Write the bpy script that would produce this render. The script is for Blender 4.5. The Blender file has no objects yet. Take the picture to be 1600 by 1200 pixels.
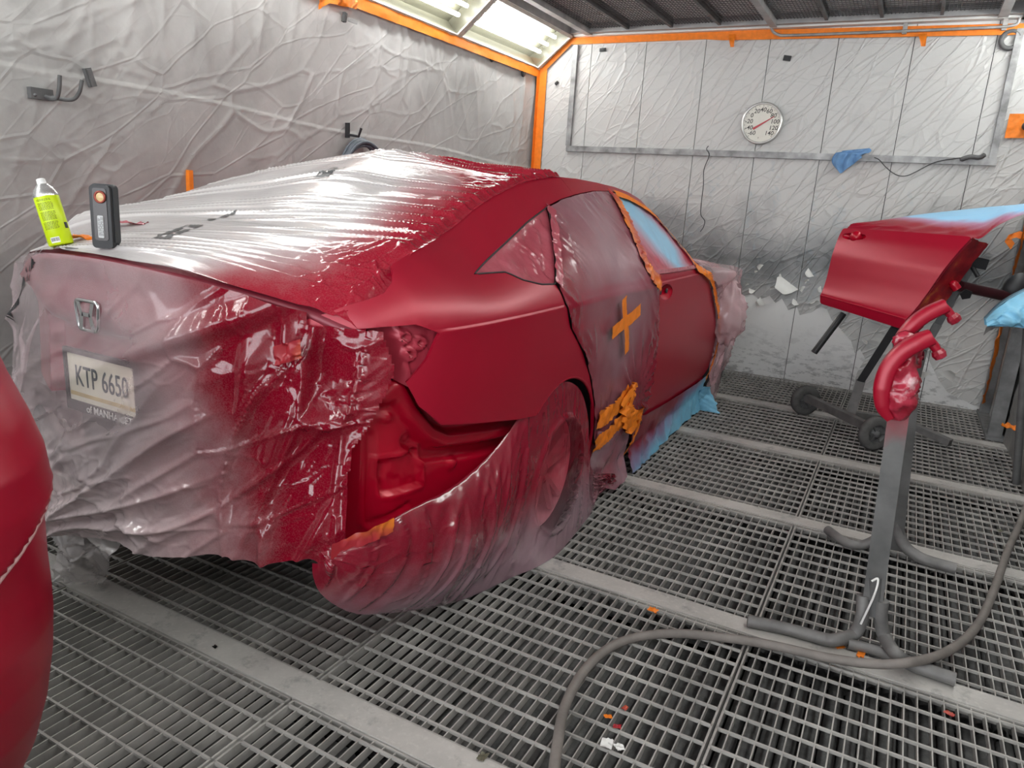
import bpy, bmesh, math, random
import numpy as np
from mathutils import Matrix, Vector
from mathutils.geometry import delaunay_2d_cdt

# ------------------------------------------------------------------ camera, world, exposure
sc = bpy.context.scene
COL = sc.collection
H = 1.35
F = 1136.563
R = np.array([[0.8774685, 0.4753813, 0.0637315], [0.1740201, -0.1917176, -0.9658993], [-0.446952, 0.8586367, -0.250952]])          # world -> camera (x right, y down, z forward)
cam = bpy.data.cameras.new('camera'); camo = bpy.data.objects.new('camera', cam); COL.objects.link(camo)
cam.sensor_fit = 'HORIZONTAL'; cam.sensor_width = 36; cam.lens = 36 * F / 1600; cam.clip_start = .02
m3 = Matrix((R[0], -R[1], -R[2])).transposed()
camo.matrix_world = Matrix.Translation((0, 0, H)) @ m3.to_4x4()
sc.camera = camo
sc.view_settings.view_transform = 'Standard'; sc.view_settings.look = 'None'
sc.view_settings.gamma = 1; sc.view_settings.use_curve_mapping = False
sc.view_settings.exposure = 0.85
w = bpy.data.worlds.new('world'); sc.world = w; w.use_nodes = True
w.node_tree.nodes['Background'].inputs[0].default_value = (.93, .96, 1, 1)
w.node_tree.nodes['Background'].inputs[1].default_value = 3.0
TUBE = 21.0          # strength of the booth's fluorescent tubes
sc.cycles.max_bounces = 6; sc.cycles.transparent_max_bounces = 12
sc.cycles.diffuse_bounces = 3; sc.cycles.glossy_bounces = 2; sc.cycles.transmission_bounces = 4
sc.cycles.caustics_reflective = False; sc.cycles.caustics_refractive = False

rng = np.random.default_rng(7); random.seed(7)

# ------------------------------------------------------------------ helpers
def P(px, py, X=None, Y=None, Z=None):
    """point of the place seen at a photo pixel, on the plane x=X, y=Y or z=Z"""
    d = R.T @ np.array([(px - 800) / F, (py - 600) / F, 1.])
    if X is not None: t = X / d[0]
    elif Y is not None: t = Y / d[1]
    else: t = (Z - H) / d[2]
    return np.array([0, 0, H]) + d * t

def prop(o, label=None, cat=None, group=None, kind=None):
    if label: o['label'] = label
    if cat: o['category'] = cat
    if group: o['group'] = group
    if kind: o['kind'] = kind
    return o

def mobj(name, verts, faces, mat, parent=None, smooth=False):
    me = bpy.data.meshes.new(name)
    me.from_pydata([tuple(map(float, v)) for v in verts], [], [tuple(map(int, f)) for f in faces])
    me.update()
    if mat is not None: me.materials.append(mat)
    if smooth: me.polygons.foreach_set('use_smooth', [True] * len(me.polygons))
    o = bpy.data.objects.new(name, me); COL.objects.link(o)
    if parent is not None: o.parent = parent; o.matrix_parent_inverse = parent.matrix_basis.inverted()
    return o

def empty(name, loc=(0, 0, 0), rz=0):
    o = bpy.data.objects.new(name, None); COL.objects.link(o)
    o.location = tuple(map(float, loc)); o.rotation_euler = (0, 0, rz); o.empty_display_size = .1
    return o

class MB:
    """collects simple solids for one mesh"""
    def __init__(s): s.v = []; s.f = []; s.sm = []
    def add(s, v, f, smooth=False):
        n = len(s.v); s.v += [tuple(map(float, q)) for q in v]; s.f += [tuple(i + n for i in q) for q in f]; s.sm += [smooth] * len(f); return s
    def box(s, a, b):
        x0, y0, z0 = a; x1, y1, z1 = b
        return s.add([(x0, y0, z0), (x1, y0, z0), (x1, y1, z0), (x0, y1, z0), (x0, y0, z1), (x1, y0, z1), (x1, y1, z1), (x0, y1, z1)],
                     [(3, 2, 1, 0), (4, 5, 6, 7), (0, 1, 5, 4), (1, 2, 6, 5), (2, 3, 7, 6), (3, 0, 4, 7)])
    def beam(s, a, b, w, h, up=(0, 0, 1)):
        """rectangular bar from a to b, w across, h along up"""
        a = np.array(a, float); b = np.array(b, float); d = b - a; d /= np.linalg.norm(d)
        u = np.array(up, float); u -= d * (u @ d)
        if np.linalg.norm(u) < 1e-6: u = np.array([1., 0, 0]); u -= d * (u @ d)
        u /= np.linalg.norm(u); c = np.cross(d, u)
        q = [(-1, -1), (1, -1), (1, 1), (-1, 1)]
        return s.add([p + c * w / 2 * i + u * h / 2 * j for p in (a, b) for i, j in q],
                     [(0, 1, 2, 3), (7, 6, 5, 4), (4, 5, 1, 0), (5, 6, 2, 1), (6, 7, 3, 2), (7, 4, 0, 3)])
    def tube(s, pts, r, n=10, cap=True, sm=True, closed=False):
        pts = np.array(pts, float); m = len(pts); rr = np.full(m, r) if np.isscalar(r) else np.array(r)
        t = np.gradient(pts, axis=0); t /= np.linalg.norm(t, axis=1)[:, None] + 1e-12
        u = np.cross(t[0], [0, 0, 1.]); u = np.array([1., 0, 0]) if np.linalg.norm(u) < 1e-3 else u / np.linalg.norm(u)
        V = []
        for i in range(m):
            u = u - t[i] * (u @ t[i]); u /= np.linalg.norm(u); c = np.cross(t[i], u)
            for k in range(n):
                a = 2 * math.pi * k / n; V.append(pts[i] + rr[i] * (math.cos(a) * u + math.sin(a) * c))
        Fc = [(i * n + k, i * n + (k + 1) % n, (i + 1) * n + (k + 1) % n, (i + 1) * n + k) for i in range(m - 1) for k in range(n)]
        s.add(V, Fc, sm)
        if cap:
            s.add([V[k] for k in range(n)], [tuple(range(n))[::-1]]); s.add([V[(m - 1) * n + k] for k in range(n)], [tuple(range(n))])
        return s
    def lathe(s, prof, origin=(0, 0, 0), axis=(0, 0, 1), n=24, sm=True):
        """prof: list of (radius, height along axis)"""
        ax = np.array(axis, float); ax /= np.linalg.norm(ax)
        u = np.cross(ax, [0, 0, 1.]); u = np.array([1., 0, 0]) if np.linalg.norm(u) < 1e-3 else u / np.linalg.norm(u)
        c = np.cross(ax, u); o = np.array(origin, float)
        V = [o + ax * h + r * (math.cos(2 * math.pi * k / n) * u + math.sin(2 * math.pi * k / n) * c) for r, h in prof for k in range(n)]
        Fc = [(i * n + k, i * n + (k + 1) % n, (i + 1) * n + (k + 1) % n, (i + 1) * n + k) for i in range(len(prof) - 1) for k in range(n)]
        return s.add(V, Fc, sm)
    def build(s, name, mat, parent=None):
        o = mobj(name, s.v, s.f, mat, parent)
        o.data.polygons.foreach_set('use_smooth', s.sm); return o

def spline(pts, n=8):
    """Catmull-Rom through pts"""
    p = np.array(pts, float); q = np.vstack([2 * p[0] - p[1], p, 2 * p[-1] - p[-2]]); out = []
    for i in range(1, len(q) - 2):
        for t in np.linspace(0, 1, n, endpoint=False):
            a, b, c, d = q[i - 1], q[i], q[i + 1], q[i + 2]
            out.append(.5 * (2 * b + (c - a) * t + (2 * a - 5 * b + 4 * c - d) * t * t + (3 * b - a - 3 * c + d) * t ** 3))
    out.append(p[-1]); return np.array(out)

def resample(pts, n):
    p = np.array(pts, float); s = np.r_[0, np.cumsum(np.linalg.norm(np.diff(p, axis=0), axis=1))]
    t = np.linspace(0, s[-1], n); return np.stack([np.interp(t, s, p[:, k]) for k in range(p.shape[1])], 1)

# numpy value noise (2D) and folds
_perm = rng.random((64, 256, 256))
def vnoise(x, y, seed=0):
    g = _perm[seed % 64]; xi = np.floor(x).astype(int); yi = np.floor(y).astype(int); fx = x - xi; fy = y - yi
    fx = fx * fx * (3 - 2 * fx); fy = fy * fy * (3 - 2 * fy)
    a = g[xi % 256, yi % 256]; b = g[(xi + 1) % 256, yi % 256]; c = g[xi % 256, (yi + 1) % 256]; d = g[(xi + 1) % 256, (yi + 1) % 256]
    return (a * (1 - fx) + b * fx) * (1 - fy) + (c * (1 - fx) + d * fx) * fy
def fbm(x, y, seed=0, o=3):
    s = 0; a = .5
    for k in range(o): s = s + a * vnoise(x * 2 ** k, y * 2 ** k, seed + k); a *= .5
    return s / (1 - .5 ** o)
def folds(x, y, lam, seed, n=5, sharp=3, ang=None, spread=math.pi, keep=.45):
    """sharp, broken crease lines of wavelength lam; 0..1-ish ridges"""
    r = np.random.default_rng(seed + 100); h = np.zeros_like(x)
    for k in range(n):
        a = (ang if ang is not None else 0) + (r.random() - .5) * spread
        q = (x * math.cos(a) + y * math.sin(a)) / lam * (.6 + .8 * r.random()) + 1.6 * fbm(x / lam / 2.2, y / lam / 2.2, seed + k, 2) + r.random() * 9
        tri = np.abs(2 * (q - np.floor(q)) - 1)
        m = np.clip((vnoise(x / lam / 1.7 + 31 * k, y / lam / 1.7, seed + 9 + k) - keep) * 4, 0, 1)
        h = np.maximum(h, tri ** sharp * m)
    return h

def sst(e0, e1, x): t = np.clip((x - e0) / (e1 - e0), 0, 1); return t * t * (3 - 2 * t)
def worley(x, y, seed):
    g1 = _perm[seed % 60]; g2 = _perm[seed % 60 + 1]; g3 = _perm[seed % 60 + 2]; g4 = _perm[seed % 60 + 3]
    xi = np.floor(x).astype(int); yi = np.floor(y).astype(int)
    f1 = np.full(x.shape, 9.); f2 = np.full(x.shape, 9.); cx = np.zeros(x.shape); cy = np.zeros(x.shape); a = np.zeros(x.shape); b = np.zeros(x.shape)
    for i in (-1, 0, 1):
        for j in (-1, 0, 1):
            u = (xi + i) % 256; v = (yi + j) % 256; px, py = xi + i + g1[u, v], yi + j + g2[u, v]
            d = np.hypot(x - px, y - py); n = d < f1
            f2 = np.where(n, f1, np.minimum(f2, d)); f1 = np.where(n, d, f1)
            cx = np.where(n, px, cx); cy = np.where(n, py, cy); a = np.where(n, g3[u, v], a); b = np.where(n, g4[u, v], b)
    return f1, f2, x - cx, y - cy, a, b
def facets(x, y, lam, seed, ang=0., aspect=1., warp=.25, tilt=1., ridge=.35, width=.10):
    """crumpled-sheet relief: tilted flat facets meeting in straight creases (about -.5..1 times lam-free units)"""
    c, s = math.cos(ang), math.sin(ang); u = (x * c + y * s) / (lam * aspect); v = (-x * s + y * c) / lam
    u = u + warp * (fbm(u * .9, v * .9, seed + 5, 2) - .5) * 2; v = v + warp * (fbm(u * .9 + 7, v * .9, seed + 8, 2) - .5) * 2
    f1, f2, dx, dy, a, b = worley(u, v, seed)
    e = f2 - f1; k = np.clip(e / .35, 0, 1)
    return tilt * k * ((a - .5) * 2 * dx + (b - .5) * 2 * dy) + ridge * np.exp(-(e / width) ** 2) * (.3 + .7 * (a > .35))

def grid(name, Pt, mat, parent=None, mask=None, flip=False, smooth=True):
    """mesh from an (n,m,3) array of points"""
    n, m = Pt.shape[:2]; idx = np.arange(n * m).reshape(n, m)
    q = np.stack([idx[:-1, :-1], idx[1:, :-1], idx[1:, 1:], idx[:-1, 1:]], -1).reshape(-1, 4)
    if flip: q = q[:, ::-1]
    if mask is not None: q = q[mask.reshape(-1)]
    me = bpy.data.meshes.new(name)
    me.vertices.add(n * m); me.vertices.foreach_set('co', Pt.reshape(-1).astype(np.float32))
    me.loops.add(len(q) * 4); me.loops.foreach_set('vertex_index', q.reshape(-1).astype(np.int32))
    me.polygons.add(len(q)); me.polygons.foreach_set('loop_start', np.arange(0, len(q) * 4, 4, dtype=np.int32))
    me.polygons.foreach_set('use_smooth', np.full(len(q), smooth)); me.update(calc_edges=True); me.validate()
    if mask is not None:
        bm = bmesh.new(); bm.from_mesh(me)
        bmesh.ops.delete(bm, geom=[v for v in bm.verts if not v.link_faces], context='VERTS'); bm.to_mesh(me); bm.free()
    me.materials.append(mat)
    o = bpy.data.objects.new(name, me); COL.objects.link(o)
    if parent is not None: o.parent = parent; o.matrix_parent_inverse = parent.matrix_basis.inverted()
    return o

def normals(Pt):
    du = np.gradient(Pt, axis=0); dv = np.gradient(Pt, axis=1); n = np.cross(du, dv)
    return n / (np.linalg.norm(n, axis=2)[..., None] + 1e-9)

def inside(poly, x, y):
    c = np.zeros(x.shape, bool); p = np.array(poly); n = len(p)
    for i in range(n):
        x1, y1 = p[i]; x2, y2 = p[(i + 1) % n]
        if y1 != y2: c ^= ((y1 > y) != (y2 > y)) & (x < (x2 - x1) * (y - y1) / (y2 - y1) + x1)
    return c

def patch(name, poly, fn, mat, parent=None, step=.02, thick=.006, rows=None, holes=(), flip=False, sub=None):
    """panel cut to a 2-D outline, laid on the surface fn(a,b)->(n,3), with its own thickness"""
    def dens(pl):
        out = []
        for i in range(len(pl)):
            a = np.array(pl[i], float); b = np.array(pl[(i + 1) % len(pl)], float)
            k = max(1, int(np.linalg.norm(b - a) / step + .5))
            out += [tuple(a + (b - a) * t / k) for t in range(k)]
        return out
    loops = [dens(poly)] + [dens(h) for h in holes]
    pa = np.array(poly); lo = pa.min(0); hi = pa.max(0)
    A, B = np.meshgrid(np.arange(lo[0] + step / 2, hi[0], step), np.arange(math.floor(lo[1] / step) * step, hi[1], step) if rows is None else np.array(rows))
    A = A.ravel(); B = B.ravel(); ok = inside(poly, A, B)
    for h in holes: ok &= ~inside(h, A, B)
    lp = np.vstack([np.array(l) for l in loops])
    A = A[ok]; B = B[ok]
    if len(A):
        d = np.min((A[:, None] - lp[None, :, 0]) ** 2 + (B[:, None] - lp[None, :, 1]) ** 2, axis=1); k = d > (step * .45) ** 2; A = A[k]; B = B[k]
    pts = []; edges = []
    for l in loops:
        n0 = len(pts); pts += l; edges += [(n0 + i, n0 + (i + 1) % len(l)) for i in range(len(l))]
    nb = len(pts)
    pts += list(zip(A, B))
    vo, eo, fo, ov, oe, of = delaunay_2d_cdt([Vector((float(a), float(b))) for a, b in pts], edges, [], 2, 1e-6)
    V2 = np.array([(v.x, v.y) for v in vo])
    T = [tuple(f) for f in fo]
    cen = np.array([V2[list(t)].mean(0) for t in T]); ok = inside(poly, cen[:, 0], cen[:, 1])
    for h in holes: ok &= ~inside(h, cen[:, 0], cen[:, 1])
    T = [t for t, k in zip(T, ok) if k]
    X = fn(V2[:, 0], V2[:, 1])
    # orient all triangles the same way in parameter space
    tt = []
    for t in T:
        a, b, c = V2[list(t)]
        s = (b[0] - a[0]) * (c[1] - a[1]) - (b[1] - a[1]) * (c[0] - a[0])
        if (s > 0) == flip: t = t[::-1]
        tt.append(t)
    nv = len(X)
    e = 1e-3
    N = np.cross(fn(V2[:, 0] + e, V2[:, 1]) - X, fn(V2[:, 0], V2[:, 1] + e) - X); N /= np.linalg.norm(N, axis=1)[:, None] + 1e-12
    if flip: N = -N
    used = set(i for t in tt for i in t)
    V = [*X]; Fc = list(tt); smf = [True] * len(tt)
    if thick:
        V += [*(X - N * thick)]; Fc += [tuple(i + nv for i in t[::-1]) for t in tt]; smf += [True] * len(tt)
        cnt = {}
        for t in tt:
            for i in range(3): cnt[(t[i], t[(i + 1) % 3])] = 1
        for (i, j) in list(cnt):
            if (j, i) not in cnt:
                n = len(V); V += [X[i], X[j], X[j] - N[j] * thick, X[i] - N[i] * thick]; Fc.append((n + 3, n + 2, n + 1, n)); smf.append(False)
    o = mobj(name, V, Fc, mat, parent); o.data.polygons.foreach_set('use_smooth', smf); return o

# ------------------------------------------------------------------ materials
class NT:
    def __init__(s, name):
        s.m = bpy.data.materials.new(name); s.m.use_nodes = True; s.t = s.m.node_tree; s.n = s.t.nodes; s.n.clear()
        s.out = s.n.new('ShaderNodeOutputMaterial'); s.tc = s.n.new('ShaderNodeTexCoord')
    def new(s, typ, **kw):
        n = s.n.new('ShaderNode' + typ)
        for k, v in kw.items():
            if k in n.inputs: n.inputs[k].default_value = v
            else: setattr(n, k, v)
        return n
    def L(s, a, b): s.t.links.new(a, b)
    def noise(s, scale=5, detail=4, rough=.55, coord='Object', stretch=None, dist=0, rot=None):
        n = s.new('TexNoise'); n.inputs['Scale'].default_value = scale; n.inputs['Detail'].default_value = detail; n.inputs['Roughness'].default_value = rough; n.inputs['Distortion'].default_value = dist
        mp = s.new('Mapping'); s.L(s.tc.outputs[coord], mp.inputs[0])
        if stretch: mp.inputs['Scale'].default_value = stretch
        if rot: mp.inputs['Rotation'].default_value = rot
        s.L(mp.outputs[0], n.inputs['Vector']); return n.outputs['Fac']
    def ramp(s, fac, stops):
        r = s.new('ValToRGB'); el = r.color_ramp.elements
        while len(el) > 1: el.remove(el[0])
        for i, (p, c) in enumerate(stops):
            e = el[0] if i == 0 else el.new(p)
            e.position = p; e.color = (*c, 1) if len(c) == 3 else c
        s.L(fac, r.inputs[0]); return r.outputs[0]
    def mix(s, fac, a, b):
        m = s.new('Mix', data_type='RGBA')
        for i, v in ((0, fac), (6, a), (7, b)):
            if hasattr(v, 'is_linked') or hasattr(v, 'links'): s.L(v, m.inputs[i])
            else: m.inputs[i].default_value = (*v, 1) if isinstance(v, tuple) and len(v) == 3 else v
        return m.outputs[2]
    def math(s, op, a, b=0, clamp=False):
        m = s.new('Math', operation=op); m.use_clamp = clamp
        for i, v in enumerate((a, b)):
            if hasattr(v, 'links'): s.L(v, m.inputs[i])
            else: m.inputs[i].default_value = v
        return m.outputs[0]
    def sepxyz(s, coord='Object'):
        x = s.new('SeparateXYZ'); s.L(s.tc.outputs[coord], x.inputs[0]); return x.outputs
    def crease(s, scale, stretch=(1, 1, 1), rot=(0, 0, 0), width=.06, warp=.25):
        """thin straight crease lines (edges of stretched cells)"""
        mp = s.new('Mapping'); s.L(s.tc.outputs['Object'], mp.inputs[0]); mp.vector_type = 'TEXTURE'; mp.inputs['Rotation'].default_value = rot; mp.inputs['Scale'].default_value = stretch
        nz = s.new('TexNoise'); nz.inputs['Scale'].default_value = scale * .6; s.L(mp.outputs[0], nz.inputs['Vector'])
        vm = s.new('VectorMath', operation='MULTIPLY_ADD'); s.L(nz.outputs['Color'], vm.inputs[0]); vm.inputs[1].default_value = (warp,) * 3; s.L(mp.outputs[0], vm.inputs[2])
        v = s.new('TexVoronoi', feature='DISTANCE_TO_EDGE'); v.inputs['Scale'].default_value = scale; s.L(vm.outputs[0], v.inputs['Vector'])
        return s.ramp(v.outputs['Distance'], [(0, (1, 1, 1)), (width, (0, 0, 0))])
    def bump(s, h, strength=.3, dist=.01, normal=None):
        b = s.new('Bump'); b.inputs['Strength'].default_value = strength; b.inputs['Distance'].default_value = dist; s.L(h, b.inputs['Height'])
        if normal is not None: s.L(normal, b.inputs['Normal'])
        return b.outputs[0]
    def bsdf(s, color, rough=.5, metal=0., spec=.5, normal=None, coat=0, **kw):
        b = s.new('BsdfPrincipled')
        for k, v in (('Base Color', color), ('Roughness', rough), ('Metallic', metal)):
            if hasattr(v, 'links'): s.L(v, b.inputs[k])
            else: b.inputs[k].default_value = (*v, 1) if isinstance(v, tuple) else v
        b.inputs['Specular IOR Level'].default_value = spec; b.inputs['Coat Weight'].default_value = coat
        for k, v in kw.items(): b.inputs[k.replace('_', ' ')].default_value = v
        if normal is not None: s.L(normal, b.inputs['Normal'])
        return b
    def done(s, sh): s.L(sh.outputs[0] if hasattr(sh, 'outputs') else sh, s.out.inputs[0]); return s.m

def mat_simple(name, col, rough=.5, metal=0, spec=.5, var=.12, nscale=20, bump=0, bscale=60):
    t = NT(name); n = t.noise(nscale, 4)
    c = t.ramp(n, [(.3, tuple(x * (1 - var) for x in col)), (.7, tuple(min(1, x * (1 + var)) for x in col))])
    nb = t.bump(t.noise(bscale, 3), bump, .003) if bump else None
    return t.done(t.bsdf(c, rough, metal, spec, nb))

RED = (.34, .0025, .021)
def mat_paint(name, col=RED, rough=.33, spec=.5, coat=0):
    t = NT(name); n = t.noise(3, 3)
    c = t.mix(t.math('MULTIPLY', n, .25), col, tuple(min(1, x * 1.25 + .004) for x in col))
    fine = t.bump(t.noise(900, 2), .04, .0004)
    return t.done(t.bsdf(c, rough, .12, spec, fine, coat))

def mat_film(name, base, red, redmask, alpha, alpha_red=None, rough=.22, bumps=.35, bscale=30, stretch=None, spec=.6, cre=0, aextra=None):
    """thin plastic masking film, oversprayed with red where redmask(t)->0..1"""
    t = NT(name)
    n1 = t.noise(bscale, 5, .6, stretch=stretch, dist=.6); n2 = t.noise(bscale * 4, 3, .6, stretch=stretch)
    nb = t.bump(n1, bumps, .012); nb = t.bump(n2, bumps * .3, .004, nb)
    if cre: nb = t.bump(t.crease(cre, (1, 1.0, 2.2), (.5, .7, .2), .10, .3 / cre), .22, .006, nb)
    rm = redmask(t)
    sp = t.ramp(t.noise(260, 2), [(.40, (0, 0, 0)), (.66, (1, 1, 1))])
    rm2 = t.math('ADD', rm, t.math('MULTIPLY', t.math('SUBTRACT', sp, .5), .05), True)
    rm2 = t.math('MULTIPLY', rm2, 1.0, True)
    col = t.mix(rm2, base, red)
    b = t.bsdf(col, rough, 0, spec, nb)
    tr = t.new('BsdfTransparent')
    t.L(t.mix(rm, (1, 1, 1), (.95, .45, .5)), tr.inputs[0])
    blotch = t.math('MULTIPLY', t.math('SUBTRACT', t.noise(9, 4, .6), .5), .22)
    a = t.math('ADD', t.math('ADD', t.math('MULTIPLY', rm, (alpha_red if alpha_red is not None else alpha) - alpha), alpha), blotch, True)
    if aextra: a = t.math('ADD', a, aextra(t), True)
    mx = t.new('MixShader'); t.L(a, mx.inputs[0]); t.L(tr.outputs[0], mx.inputs[1]); t.L(b.outputs[0], mx.inputs[2])
    return t.done(mx)

M = {}
M['steel'] = mat_simple('grey_galvanised_steel', (.36, .352, .34), .55, .35, .4, .25, 14, .15, 120)
M['steel_dark'] = mat_simple('dark_dusty_steel', (.12, .12, .12), .6, .3, .4, .3, 10, .2, 90)
M['grate'] = mat_simple('dusty_grating_steel', (.40, .385, .36), .6, .25, .4, .28, 6, .15, 150)
M['black'] = mat_simple('black_plastic', (.018, .018, .02), .45)
M['filter'] = mat_simple('dark_floor_filter', (.105, .104, .102), .85, 0, .2, .35, 25, .5, 120)
M['pit'] = mat_simple('pit_black', (.012, .012, .012), .9, 0, .1)
M['orange'] = mat_simple('orange_masking_tape', (.85, .22, .015), .55, 0, .4, .12, 30, .25, 70)
M['red'] = mat_paint('satin_red_basecoat')
M['red_gloss'] = mat_paint('glossy_red_paint', (.41, .0008, .017), .25, .5, .1)
M['blue_film'] = mat_simple('light_blue_masking_film', (.22, .52, .72), .38, 0, .5, .15, 14, .3, 40)
M['rubber'] = mat_simple('grey_dusty_rubber', (.11, .108, .105), .8, 0, .3, .25, 20)
M['white'] = mat_simple('white_enamel', (.78, .78, .75), .45, 0, .5, .04)
M['hose'] = mat_simple('grey_hose_rubber', (.19, .17, .155), .6, 0, .4, .2, 12, .2, 100)
M['hose_dark'] = mat_simple('dark_blue_grey_hose', (.085, .10, .12), .45, 0, .5, .2, 12)
M['chrome'] = mat_simple('brushed_chrome', (.72, .72, .72), .22, 1, .5, .05)
M['core'] = mat_simple('dark_car_underbody', (.03, .026, .027), .7)

# ------------------------------------------------------------------ shape of the car body (metres)
CX=-1.95
_ry=[1.22,1.28,1.35,1.41,1.5,1.563,1.66,1.92,2.17,2.36,2.58,2.9,3.5,3.8,4.1,4.4,4.8,5.6,6.1]
_rh=[.06,.30,.46,.57,.70,.75,.745,.685,.645,.625,.61,.605,.615,.645,.72,.80,.80,.74,.60]
_rz=[1.112,1.105,1.09,1.10,1.14,1.156,1.182,1.232,1.31,1.36,1.405,1.435,1.42,1.375,1.22,1.03,.99,.90,.72]
_cz=[1.112,1.122,1.138,1.15,1.17,1.185,1.205,1.285,1.36,1.40,1.435,1.465,1.465,1.42,1.28,1.10,1.04,.96,.78]
_bz=[.10,.18,.30,.45,.65,.85,.99]
_bh=[.82,.86,.895,.915,.928,.932,.928]
def sm(xs,ys):
    # monotone cubic-ish (pchip) evaluator
    xs=np.array(xs,float);ys=np.array(ys,float);h=np.diff(xs);d=np.diff(ys)/h
    m=np.zeros(len(xs));m[0]=d[0];m[-1]=d[-1]
    for i in range(1,len(xs)-1):
        if d[i-1]*d[i]>0:
            w1=2*h[i]+h[i-1];w2=h[i]+2*h[i-1];m[i]=(w1+w2)/(w1/d[i-1]+w2/d[i])
    def f(x):
        x=np.clip(np.asarray(x,float),xs[0],xs[-1]);i=np.clip(np.searchsorted(xs,x)-1,0,len(xs)-2)
        t=(x-xs[i])/h[i];t2=t*t;t3=t2*t
        return (2*t3-3*t2+1)*ys[i]+(t3-2*t2+t)*h[i]*m[i]+(-2*t3+3*t2)*ys[i+1]+(t3-t2)*h[i]*m[i+1]
    return f
RH=sm(_ry,_rh);RZ=sm(_ry,_rz);ZC=sm(_ry,_cz);BH=sm(_bz,_bh)
TAP=sm([1.22,1.23,1.28,1.35,1.41,1.45,1.5,1.573,1.65,1.8,2.1,9],[.86,.75,.55,.38,.25,.17,.105,.05,.03,.012,0,0])
def hw(y,z):
    y=np.asarray(y,float);z=np.asarray(z,float)
    tap=TAP(y)+.22*np.clip((y-5.0)/1.1,0,None)**2
    lo=BH(np.minimum(z,.99))-tap
    zr=RZ(y);rh=RH(y);b=BH(.99)-tap
    t=np.clip((z-.99)/np.maximum(zr-.99,.02),0,1.2)
    lo=lo+.006*np.clip((z-.90)/.085,0,1)**1.5*np.clip((y-1.55)/.1,0,1)
    p=1.42+.2*np.clip((1.9-y)/.4,0,1)
    up=b+(np.minimum(rh,b)-b)*t**p
    return np.where(z>.99,up,lo)
def ztop(x,y):
    u=np.abs(x)/RH(y);zc=ZC(y);zr=RZ(y)
    return zc-(zc-zr)*np.clip(u,0,1.3)**2.2
_h=np.linspace(1.22,2.1,400)
def yrear(h): return np.interp(-np.abs(h),(-(.928-TAP(_h)))[::-1],_h[::-1]) if 0 else np.interp(np.abs(h),.928-TAP(_h),_h)

# ------------------------------------------------------------------ text
def text(name, s, size, mat, parent, origin, ex, ey, depth=.0, align='CENTER', shear=0, bold=0, xs=1):
    cu = bpy.data.curves.new(name, 'FONT'); cu.body = s; cu.size = 1; cu.align_x = align; cu.align_y = 'CENTER'; cu.extrude = depth / size if size else 0
    cu.shear = shear; cu.offset = bold; cu.resolution_u = 3
    t = bpy.data.objects.new(name, cu); COL.objects.link(t)
    dg = bpy.context.evaluated_depsgraph_get(); me = bpy.data.meshes.new_from_object(t.evaluated_get(dg)); bpy.data.objects.remove(t); bpy.data.curves.remove(cu)
    ex = np.array(ex, float); ex /= np.linalg.norm(ex); ey = np.array(ey, float); ey /= np.linalg.norm(ey); ez = np.cross(ex, ey)
    v = np.zeros(len(me.vertices) * 3); me.vertices.foreach_get('co', v); v = v.reshape(-1, 3) * size * np.array([xs, 1, 1])
    me.vertices.foreach_set('co', (np.array(origin) + v[:, :1] * ex + v[:, 1:2] * ey + v[:, 2:] * ez).ravel()); me.update()
    me.materials.clear(); me.materials.append(mat); me.name = name
    o = bpy.data.objects.new(name, me); COL.objects.link(o)
    if parent is not None: o.parent = parent; o.matrix_parent_inverse = parent.matrix_basis.inverted()
    return o

# ------------------------------------------------------------------ setting: floor
XL, XR, YB, ZT = -3.27, .775, 6.37, 2.75
Y0 = -2.82
COLS = [-3.274, -2.262, -1.25, -.238, .774]
BARY = [1.29 + 1.0275 * k for k in range(-4, 5)]
floor = prop(MB().box((XL - .1, Y0, -.40), (XR + .1, YB + .1, -.36)).build('floor', M['pit']), 'dark pit floor under the steel gratings of the spray booth', 'floor', kind='structure')
t = NT('dusty_floor_bar'); n = t.noise(3, 6, .65); n2 = t.noise(60, 4)
c = t.ramp(n, [(.3, (.36, .345, .325)), (.55, (.50, .48, .45)), (.75, (.60, .58, .55))])
c = t.mix(t.math('MULTIPLY', t.ramp(n2, [(.55, (0, 0, 0)), (.70, (1, 1, 1))]), .4), c, (.62, .60, .56))
c = t.mix(t.math('MULTIPLY', t.ramp(t.noise(9, 5, .7), [(.56, (0, 0, 0)), (.66, (1, 1, 1))]), .5), c, (.20, .195, .185))
M['bar'] = t.done(t.bsdf(c, .55, .1, .4, t.bump(n2, .1, .002)))
for y in BARY:
    b = MB().box((XL, y - .045, -.035), (XR, y + .045, .002)).build('floor_bar', M['bar'], floor)
PW, PL = 1.004, 1.0275 - .096
def grate_mesh(seed):
    r = np.random.default_rng(seed); b = MB(); nb = 29
    for i in range(nb + 1):
        x = i * PW / nb - PW / 2; wd = .0035 if 0 < i < nb else .006
        x = min(max(x, -PW / 2 + .003), PW / 2 - .003)
        b.box((x - wd / 2, 0, -.028), (x + wd / 2, PL, -.002 if 0 < i < nb else 0))
    ys = np.arange(.035, PL - .01, .0795)
    for y in ys: b.box((-PW / 2, y - .003, -.009), (PW / 2, y + .003, .0))
    for y in (0, PL - .005): b.box((-PW / 2, y, -.028), (PW / 2, y + .005, 0))
    o = b.build('grate_panel', M['grate']); me = o.data; bpy.data.objects.remove(o); return me
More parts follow.
